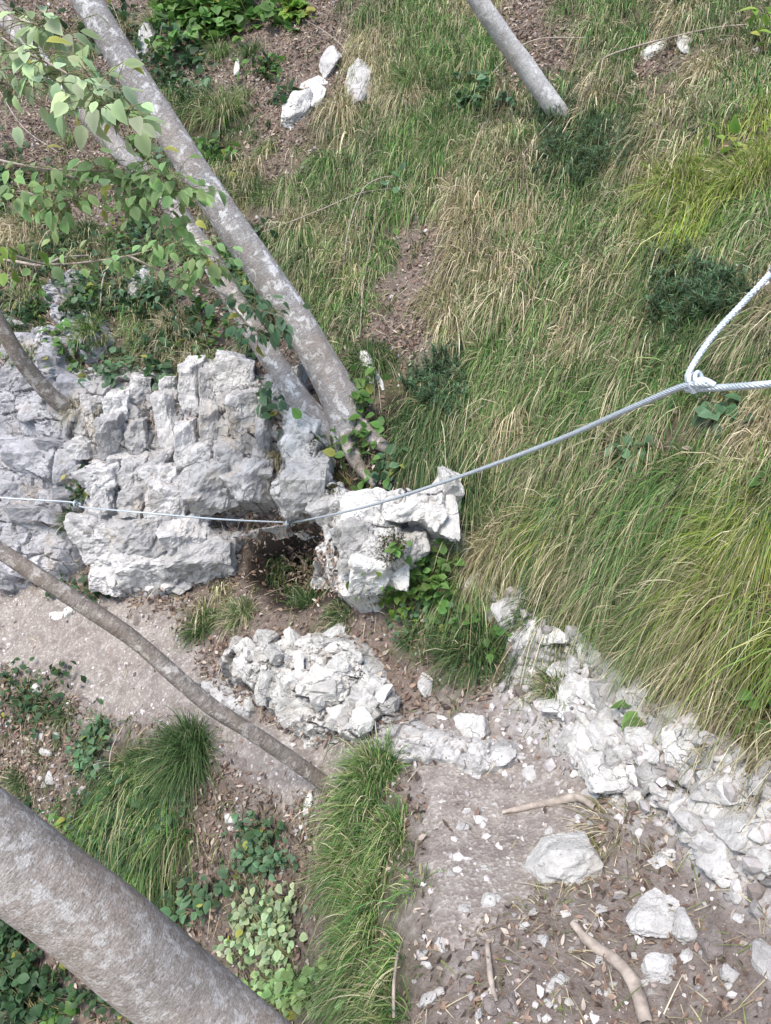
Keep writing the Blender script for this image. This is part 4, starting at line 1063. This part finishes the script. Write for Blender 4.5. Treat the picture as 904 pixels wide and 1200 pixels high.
# ------------------------------------------------------------------ trunks
def trunk(name, pts, rad, mat_, parent=None, sides=28, n=90, bumpy=.05, seed=1, origin=None):
    pts = np.asarray(pts, float); c = spline(pts, n); rr = np.interp(np.linspace(0, 1, n), np.linspace(0, 1, len(rad)), rad)
    o0 = pts[0] if origin is None else origin
    seg = np.concatenate([[0], np.cumsum(np.linalg.norm(np.diff(c, axis=0), axis=1))])
    t = nrmz(np.gradient(c, axis=0)); x = nrmz(np.cross(t, np.array([.2, .9, .1]))); y = np.cross(t, x)
    th = np.arange(sides) * 2 * math.pi / sides
    ct, s_ = np.cos(th)[None], np.sin(th)[None]
    q = np.stack([np.broadcast_to(ct, (n, sides)) * rr[:, None], np.broadcast_to(s_, (n, sides)) * rr[:, None], np.broadcast_to(seg[:, None], (n, sides))], -1)
    k = 1 / rr.mean()
    w = 1 + bumpy * fbm(q[..., 0] * k * .9 + seed, q[..., 1] * k * .9, q[..., 2] * k * .35, o=4, seed=seed)
    V = c[:, None] + (rr[:, None] * w)[..., None] * (ct[..., None] * x[:, None] + s_[..., None] * y[:, None])
    i = np.arange(n * sides).reshape(n, sides); j = np.roll(i, -1, 1)
    f = np.stack([i[:-1], j[:-1], j[1:], i[1:]], -1).reshape(-1, 4)
    V = np.concatenate([V.reshape(-1, 3), c[:1], c[-1:]]); q = np.concatenate([q.reshape(-1, 3), [[0, 0, 0]], [[0, 0, seg[-1]]]])
    m = n * sides
    caps = np.concatenate([np.stack([np.full(sides, m), j[0], i[0]], -1), np.stack([np.full(sides, m + 1), i[-1], j[-1]], -1)])
    return mesh(name, V - o0, [f, caps], mat_, parent, attrs={'bark': q + seed})
def A(u, v, d): return at(np.array(u), np.array(v), np.array(d))

b0, d0 = hit1(402, 500)
tw = empty('beech_tree', b0, 'grey twin trunked tree with lichen patches leaning out from the buttress', 'tree')
trunk('trunk', [A(412, 520, d0 + .06), A(400, 470, d0 - .02), A(345, 372, d0 - .12), A(260, 248, 3.1), A(170, 110, 2.98), A(95, -10, 2.85), A(-30, -210, 2.7), A(-200, -480, 2.5)], [.12, .086, .071, .063, .060, .056, .052, .045], M_BARK_A, tw, 36, 140, .06, 3, b0)
trunk('trunk', [A(392, 520, d0 + .06), A(350, 466, d0 - .02), A(294, 383, d0 - .05), A(219, 264, 3.3), A(126, 160, 3.3), A(60, 85, 3.25), A(-60, -60, 3.2), A(-250, -280, 3.1)], [.08, .053, .048, .045, .043, .041, .038, .034], M_BARK_A, tw, 28, 120, .07, 9, b0)
for k, (pp, rr) in enumerate([([(405,500),(418,540),(440,570)], [.06,.035,.012]), ([(412,490),(445,520),(490,545)], [.05,.03,.01])]):
    P = [hit1(u, v)[0] + NRM * .01 for u, v in pp]
    P[0] = A(pp[0][0], pp[0][1], d0)
    trunk('root', P, rr, M_BARK_E, tw, 12, 24, .15, 20 + k, b0)

b1, d1 = hit1(658, 138)
tc = empty('young_tree', b1, 'slim pale young tree leaning out of the dark heath shrub', 'tree')
trunk('trunk', [A(668, 150, d1 + .05), A(650, 126, d1 - .03), A(608, 68, d1 - .12), A(560, 0, d1 - .25), A(480, -130, d1 - .45), A(380, -320, d1 - .7)], [.058, .053, .050, .046, .040, .03], M_BARK_C, tc, 20, 80, .05, 4, b1)
b2, d2 = hit1(80, 476)
te = empty('slim_tree', b2, 'thin grey brown trunk leaning out from the ledge of the grey wall', 'tree')
trunk('trunk', [A(92, 482, d2 + .05), A(72, 474, d2 - .04), A(42, 444, d2 - .14), A(8, 394, d2 - .28), A(-60, 270, d2 - .5), A(-180, 60, d2 - .9)], [.05, .042, .040, .037, .032, .025], M_BARK_E, te, 18, 70, .08, 5, b2)
b3, d3 = hit1(385, 922)
tf = empty('bare_sapling', b3, 'thin bare lichen speckled stem leaning across the trail from the grassy edge', 'tree')
trunk('trunk', [A(395, 930, d3 + .04), A(372, 912, d3 - .01), A(310, 868, d3 - .10), A(240, 822, d3 - .18), A(160, 752, d3 - .24), A(80, 698, d3 - .3), A(0, 645, d3 - .34), A(-120, 560, d3 - .4), A(-330, 400, d3 - .5)], [.030, .026, .026, .0265, .026, .026, .025, .022, .016], M_BARK_E, tf, 18, 130, .10, 6, b3)
b4, d4 = hit1(470, 1400)
td = empty('leaning_beech', b4, 'thick smooth grey brown trunk crossing close by below the trail', 'tree')
trunk('trunk', [A(475, 1400, d4 + .12), A(400, 1330, d4 - .02), A(248, 1196, 1.47), A(125, 1090, 1.36), A(0, 996, 1.28), A(-200, 840, 1.18), A(-520, 560, 1.1)], [.110, .094, .085, .080, .076, .068, .055], M_BARK_D, td, 48, 180, .035, 8, b4)

# leafy branches hanging in from a tree on the valley side
def branch_tree():
    r = np.random.default_rng(44)
    base = hit1(-190, 470)[0]
    e = empty('hazel_bush', base, 'leafy hazel with pale green branches reaching in front of the twin trunks', 'bush')
    main = [base, base + np.array([-.05, -.35, .5]), A(-180, 120, 2.6), A(-160, -60, 2.4)]
    trunk('trunk', main, [.035, .03, .024, .016], M_BARK_E, e, 14, 60, .08, 7, base)
    tips = [  # polylines (u, v, d) of branches, leaf size px, count, kind
     ([(-170,-20,2.4),(-60,30,2.15),(30,62,2.0),(100,100,1.95),(150,150,1.95)], 32, 60, 'haze'),
     ([(-170,-40,2.4),(-60,10,2.2),(30,25,2.1),(90,45,2.05)], 30, 36, 'haze'),
     ([(-175,60,2.5),(-60,90,2.2),(20,100,2.0),(60,85,2.0)], 32, 30, 'haze'),
     ([(-178,110,2.55),(-60,170,2.5),(40,196,2.45),(120,200,2.4),(190,208,2.4),(225,232,2.4)], 23, 90, 'pale'),
     ([(-178,110,2.55),(-40,220,2.5),(30,225,2.45),(70,245,2.45),(95,225,2.4)], 24, 40, 'pale'),
     ([(40,196,2.45),(110,215,2.45),(170,235,2.42),(205,275,2.42)], 22, 36, 'pale'),
     ([(60,110,2.3),(110,120,2.3),(160,128,2.3)], 24, 14, 'pale'),
     ([(-185,200,2.7),(-60,300,2.7),(60,310,2.8),(150,300,2.85),(215,285,2.9),(255,312,2.9)], 21, 50, 'pale'),
     ([(150,300,2.85),(215,325,2.9),(262,300,2.9)], 22, 22, 'pale'),
     ([(215,325,2.9),(262,345,2.95),(300,362,2.95),(336,372,2.95)], 20, 26, 'blue'),
     ([(262,345,2.95),(290,380,3.0),(320,400,3.0)], 20, 20, 'blue'),
     ([(-185,200,2.7),(-50,295,2.5),(20,298,2.5)], 22, 12, 'lime'),
    ]
    for pl, px, n, kind in tips:
        n = int(n * 1.75)
        pts = np.array([A(*q) for q in pl]); c = spline(pts, 40)
        if not np.allclose(pts[0], main[2]) and pl[0][0] < -100:
            pts = np.concatenate([[np.asarray(main[2]) if pl[0][2] < 2.6 else np.asarray(main[1])], pts[1:]]); c = spline(pts, 40)
        V, f = tubes([c - base], [np.linspace(.006, .0016, 40)], 6)
        b = mesh('branch', V, f, M_TWIG, e)
        s = r.uniform(.3, 1.0, n) ** .8; i = (s * 39).astype(int)
        pd = np.median([q[2] for q in pl]); Lw = px * .70 * pd / F
        side = nrmz(r.normal(0, 1, (n, 3)) * np.array([1, 1, .45])); reach = r.uniform(.3, 2.6, n)[:, None] * Lw
        P = c[i] + side * reach
        D = nrmz(side * .8 + np.array([0.1, -.1, -.65]) + r.normal(0, .25, (n, 3)))
        up = nrmz(ZUP + np.array([-.2, -.55, 0]) + r.normal(0, .32, (n, 3)))
        L = Lw * r.uniform(.75, 1.3, n)
        V, f, C = leaves(P - base, D, up, L, L * r.uniform(.48, .78, n), leafcol(kind, n, r, .03), r.uniform(-.1, .6, n))
        mesh('leaves', V, f, M_LEAF, b, col=C)
        V, f = tubes([spline([c[q], (c[q] + p) / 2 + ZUP * .01, p], 4) - base for q, p in zip(i, P)], [.0011] * n, 4)
        mesh('twig', V, f, M_STEM, b)
branch_tree()

# ------------------------------------------------------------------ twigs, roots, dead wood
def stick(name, pts, rad, label, cat='twig', m_=M_TWIG, lift=.02, n=40):
    P = np.array([hit1(u, v)[0] + normal_at(hit1(u, v)[0][None])[0] * (q[0] if q else lift) for u, v, *q in pts])
    c = spline(P, n); V, f = tubes([c - P[0]], [np.interp(np.linspace(0, 1, n), np.linspace(0, 1, len(rad)), rad)], 8)
    w = 1 + 0 * V; V = V + fbm(V[:, 0] * 60, V[:, 1] * 60, V[:, 2] * 60, o=2)[:, None] * .12 * max(rad)
    o = mesh(name, V, f, m_); o.location = Vector(P[0].tolist()); return tag(o, label, cat)
stick('root', [(672,1085),(690,1108),(722,1130),(745,1160),(760,1205)], [.008, .012, .014, .015, .016], 'bare brown root snaking out of the litter beside the rounded rock', 'root', lift=.012)
stick('root', [(590,955),(640,945),(678,938),(700,950)], [.006, .012, .014, .010], 'weathered root lying across the trail above the square block', 'root', lift=.012)
stick('stick', [(572,1110),(576,1150),(583,1178)], [.006, .007, .005], 'short dry stick lying in the litter above the dull brownish stone', lift=.012)
stick('twig', [(300,280,.03),(340,272,.06),(385,258,.08),(430,240,.08),(480,228,.05)], [.003, .0035, .003, .002], 'long pale dead twig arching from the twin trunk across the grass')
stick('twig', [(405,330,.04),(412,290,.07),(425,255,.10),(440,232,.10),(470,222,.08),(492,245,.04)], [.003, .003, .002], 'looped pale dead twig standing in the dry grass')
stick('twig', [(425,400,.04),(430,340,.05),(440,290,.06),(445,270,.06)], [.002, .0025, .002], 'upright dead stalk beside the looped dead twig')
stick('twig', [(360,30,.04),(385,48,.06),(405,66,.06),(414,84,.03)], [.002, .003, .003], 'bent twig above the gully rim boulders')
stick('twig', [(190,52,.04),(196,30,.07),(205,10,.08)], [.003, .003, .002], 'bare forked sprig behind the thick twin trunk')
stick('twig', [(132,5,.05),(140,25,.05),(148,48,.03)], [.003, .003, .002], 'thin bare stalk at the top of the gully behind the twin trunks')
stick('twig', [(560,110,.03),(620,60,.05),(690,52,.04)], [.003, .004, .003], 'brown twig lying across the litter behind the pale young trunk')
stick('twig', [(690,115,.04),(705,85,.06),(740,70,.06),(790,55,.05),(840,42,.04),(880,36,.03)], [.003, .005, .004, .003], 'long fallen branch lying over the upper slope')
stick('twig', [(560,215,.03),(605,217,.04),(655,212,.04)], [.002, .002, .002], 'thin fallen twig below the dark heath shrub of the young tree')
stick('twig', [(612,190,.03),(635,168,.05),(650,150,.04)], [.003, .003, .003], 'short twig leaning towards the foot of the pale young trunk')
stick('twig', [(590,470,.05),(555,500,.07),(530,545,.05)], [.0015, .002, .0015], 'dry stalk bent over the dark heath shrub by the twin tree')
stick('branch', [(-40,322,.12),(20,326,.14),(60,330,.12),(82,318,.10),(110,312,.08)], [.010, .009, .007, .005], 'pale grey crooked branch reaching over the grey wall ledge', 'branch')
stick('branch', [(122,372,.05),(128,340,.08),(140,315,.08),(148,298,.06)], [.004, .005, .004], 'brown crooked branch in the creeper above the blocky cliff', 'branch')
stick('twig', [(5,115,.10),(40,170,.14),(80,200,.14)], [.003, .004, .003], 'pale bare twig behind the leafy hazel branches')
stick('twig', [(135,910,.03),(142,880,.05),(155,850,.04)], [.003, .003, .003], 'bent twig at the lower trail edge beside the bluish ivy')
stick('twig', [(475,1195,.03),(482,1160,.05),(478,1120,.03)], [.004, .004, .003], 'brown twig along the trail edge beside the lowest grass clump')

# ------------------------------------------------------------------ steel cable with its eye
def rope(name, pts, rad, m_, parent, pitch=.075, strands=6, n=None):
    pts = np.asarray(pts, float); c = spline(pts, 1500)
    seg = np.concatenate([[0], np.cumsum(np.linalg.norm(np.diff(c, axis=0), axis=1))])
    n = n or int(seg[-1] / .0045); s = np.linspace(0, seg[-1], n)
    c = np.stack([np.interp(s, seg, c[:, k]) for k in range(3)], 1)
    t = nrmz(np.gradient(c, axis=0)); x = nrmz(np.cross(t, ZUP)); y = np.cross(t, x)
    lines = []
    for k in range(strands):
        th = 2 * math.pi * (s / pitch + k / strands)
        lines.append(c + rad * .66 * (np.cos(th)[:, None] * x + np.sin(th)[:, None] * y))
    V, f = tubes(lines + [c], [rad * .40] * strands + [rad * .45], 7)
    return mesh(name, V - O, f, m_, parent)
_, da = hit1(90, 590); pa, _ = hit1(90, 590)
pb, db = hit1(338, 613); pe, de = hit1(-200, 570)
O = pb
cab = empty('steel_cable', O, 'twisted steel safety cable strung along the rock, ending in a wide eye', 'cable')
KN = A(808, 451, 1.18)
rope('strand', [A(-230, 566, de - .06), A(0, 583, da - .05), A(88, 589, da - .05), A(97, 594, da - .09), A(160, 600, da - .36), A(250, 608, db - .18), A(330, 612, db - .10), A(345, 612, db - .11), A(420, 596, 2.35), A(520, 565, 1.70), A(640, 521, 1.25), A(740, 478, .99), A(800, 453, .89), A(830, 450, .86)], .0041, M_STEEL, cab, .032)
pr, dr = hit1(1130, 440); pr2, dr2 = hit1(1130, 60)
rope('eye_loop', [A(804, 456, .89), A(850, 454, .85), A(904, 450, .81), A(1000, 443, .85), A(1120, 440, max(.9, dr - .03))], .0043, M_STEEL, cab, .030)
rope('eye_loop', [A(812, 455, .885), A(806, 444, .88), A(812, 428, .875), A(836, 393, .86), A(870, 356, .84), A(904, 320, .83), A(980, 240, .9), A(1125, 100, max(1.0, dr2 - .05))], .0038, M_COAT, cab, .020)
# the clamp: ring round the ropes, bolt head and a frayed end
import bmesh
def clamp(parent):
    c, _ = A(812, 447, .88), 0
    t = nrmz(A(830, 450, .86) - A(790, 457, .90))
    x = nrmz(np.cross(t, ZUP)); y = np.cross(t, x)
    th = np.linspace(0, 2 * math.pi, 25)
    ring = c + .008 * (np.cos(th)[:, None] * x * .8 + np.sin(th)[:, None] * y * 1.2)
    V, f = tubes([ring - O, ring + t * .008 - O], [.0029, .0027], 8); mesh('clamp', V, f, M_COAT, parent)
    bm = bmesh.new(); bmesh.ops.create_cone(bm, cap_ends=True, segments=6, radius1=.0065, radius2=.0058, depth=.009)
    bmesh.ops.bevel(bm, geom=bm.edges[:], offset=.0009, segments=2, affect='EDGES')
    me = bpy.data.meshes.new('nut'); bm.to_mesh(me); bm.free(); me.materials.append(M_COAT)
    o = bpy.data.objects.new('nut', me); COL.objects.link(o); o.parent = parent
    q = c + y * .009 - O; o.location = Vector(q.tolist()); o.rotation_euler = Vector((y - x * .5).tolist()).to_track_quat('Z', 'Y').to_euler()
    e0 = A(822, 446, .87) - O
    V, f = tubes([spline([A(816, 449, .872) - O, e0, A(830, 448, .862) - O, A(838, 452, .858) - O], 10)], [np.linspace(.0054, .004, 10)], 8)
    mesh('rope_end', V, f, M_COAT, parent)
clamp(cab)
def anchor(u, v, d, label):
    """ring bolt drilled into the rock"""
    p = A(u, v, d); n = nrmz(np.array([-.15, -.9, .25])); e = empty('anchor_bolt', p, label, 'bolt')
    V, f = tubes([np.array([-n * .14, n * .012])], [.007], 8); mesh('shaft', V, f, M_STEEL, e)
    th = np.linspace(0, 2 * math.pi, 21); ring = .016 * (np.cos(th)[:, None] * np.array([0, .3, .95]) + np.sin(th)[:, None] * n) + n * .016
    V, f = tubes([ring], [.0045], 8); mesh('ring', V, f, M_STEEL, e)
anchor(91, 590, da - .05, 'steel ring bolt holding the cable in the cleft of the grey wall')
anchor(338, 613, db - .10, 'steel ring bolt holding the cable at the edge of the white buttress')

# ------------------------------------------------------------------ moss at the tree base
def moss(u, v, ru, rv, n, label):
    r = np.random.default_rng(int(u)); base, _ = hit1(u, v)
    P, d = hit(r.normal(u, ru * .5, n), r.normal(v, rv * .5, n)); Nn = normal_at(P)
    D = nrmz(Nn + r.normal(0, .5, (n, 3))); c = np.array([(.07, .065, .025), (.10, .085, .035), (.05, .055, .02)])[r.integers(0, 3, n)] * r.uniform(.7, 1.3, (n, 1))
    V, f, C = blades(P - base, D, r.uniform(.008, .022, n), np.full(n, .004), r.uniform(0, .3, n), nrmz(np.cross(D, r.normal(0, 1, (n, 3)))), c, c * 1.2, 2)
    o = mesh('moss', V, f, M_MOSS, col=C); o.location = Vector(base.tolist()); tag(o, label, 'moss')
moss(385, 505, 26, 34, 2600, 'brown green moss cushion on the rock under the thinner twin trunk')
moss(385, 562, 22, 16, 1200, 'dark moss patch on the buttress below the bramble')
moss(470, 640, 26, 22, 1600, 'dark moss patch on the right foot of the buttress')
moss(355, 545, 16, 6, 500, 'thin moss line on the ledge of the buttress')

# ------------------------------------------------------------------ camera, light, view
cd = bpy.data.cameras.new('camera'); cam = bpy.data.objects.new('camera', cd); COL.objects.link(cam)
cam.location = CAM.tolist(); cam.rotation_euler = (math.pi / 2 - PITCH, 0, 0)
cd.sensor_fit = 'VERTICAL'; cd.sensor_height = 36; cd.lens = 36 * F / 1200
cd.clip_start = .05; cd.clip_end = 500
S.camera = cam
ELEV, AZ = R(58), R(215)           # high soft sun from the valley, behind the left shoulder
w = bpy.data.worlds.new('World'); S.world = w; w.use_nodes = True
nt = w.node_tree; bg = nt.nodes['Background']
sky = nt.nodes.new('ShaderNodeTexSky'); sky.sky_type = 'NISHITA'; sky.sun_disc = False
sky.sun_elevation = ELEV; sky.sun_rotation = AZ
nt.links.new(sky.outputs[0], bg.inputs['Color']); bg.inputs['Strength'].default_value = .13
sl = bpy.data.lights.new('sun', 'SUN'); so = bpy.data.objects.new('sun', sl); COL.objects.link(so)
sl.energy = 2.0; sl.angle = R(25); sl.color = (1, .94, .84)
sd = Vector((math.sin(AZ) * math.cos(ELEV), math.cos(AZ) * math.cos(ELEV), math.sin(ELEV)))
so.rotation_euler = sd.to_track_quat('Z', 'Y').to_euler()
S.render.engine = 'CYCLES'
S.cycles.max_bounces = 6; S.cycles.diffuse_bounces = 3; S.cycles.use_denoising = True
vs = S.view_settings; vs.view_transform = 'Standard'; vs.look = 'None'; vs.exposure = 1.42; vs.gamma = 1; vs.use_curve_mapping = False
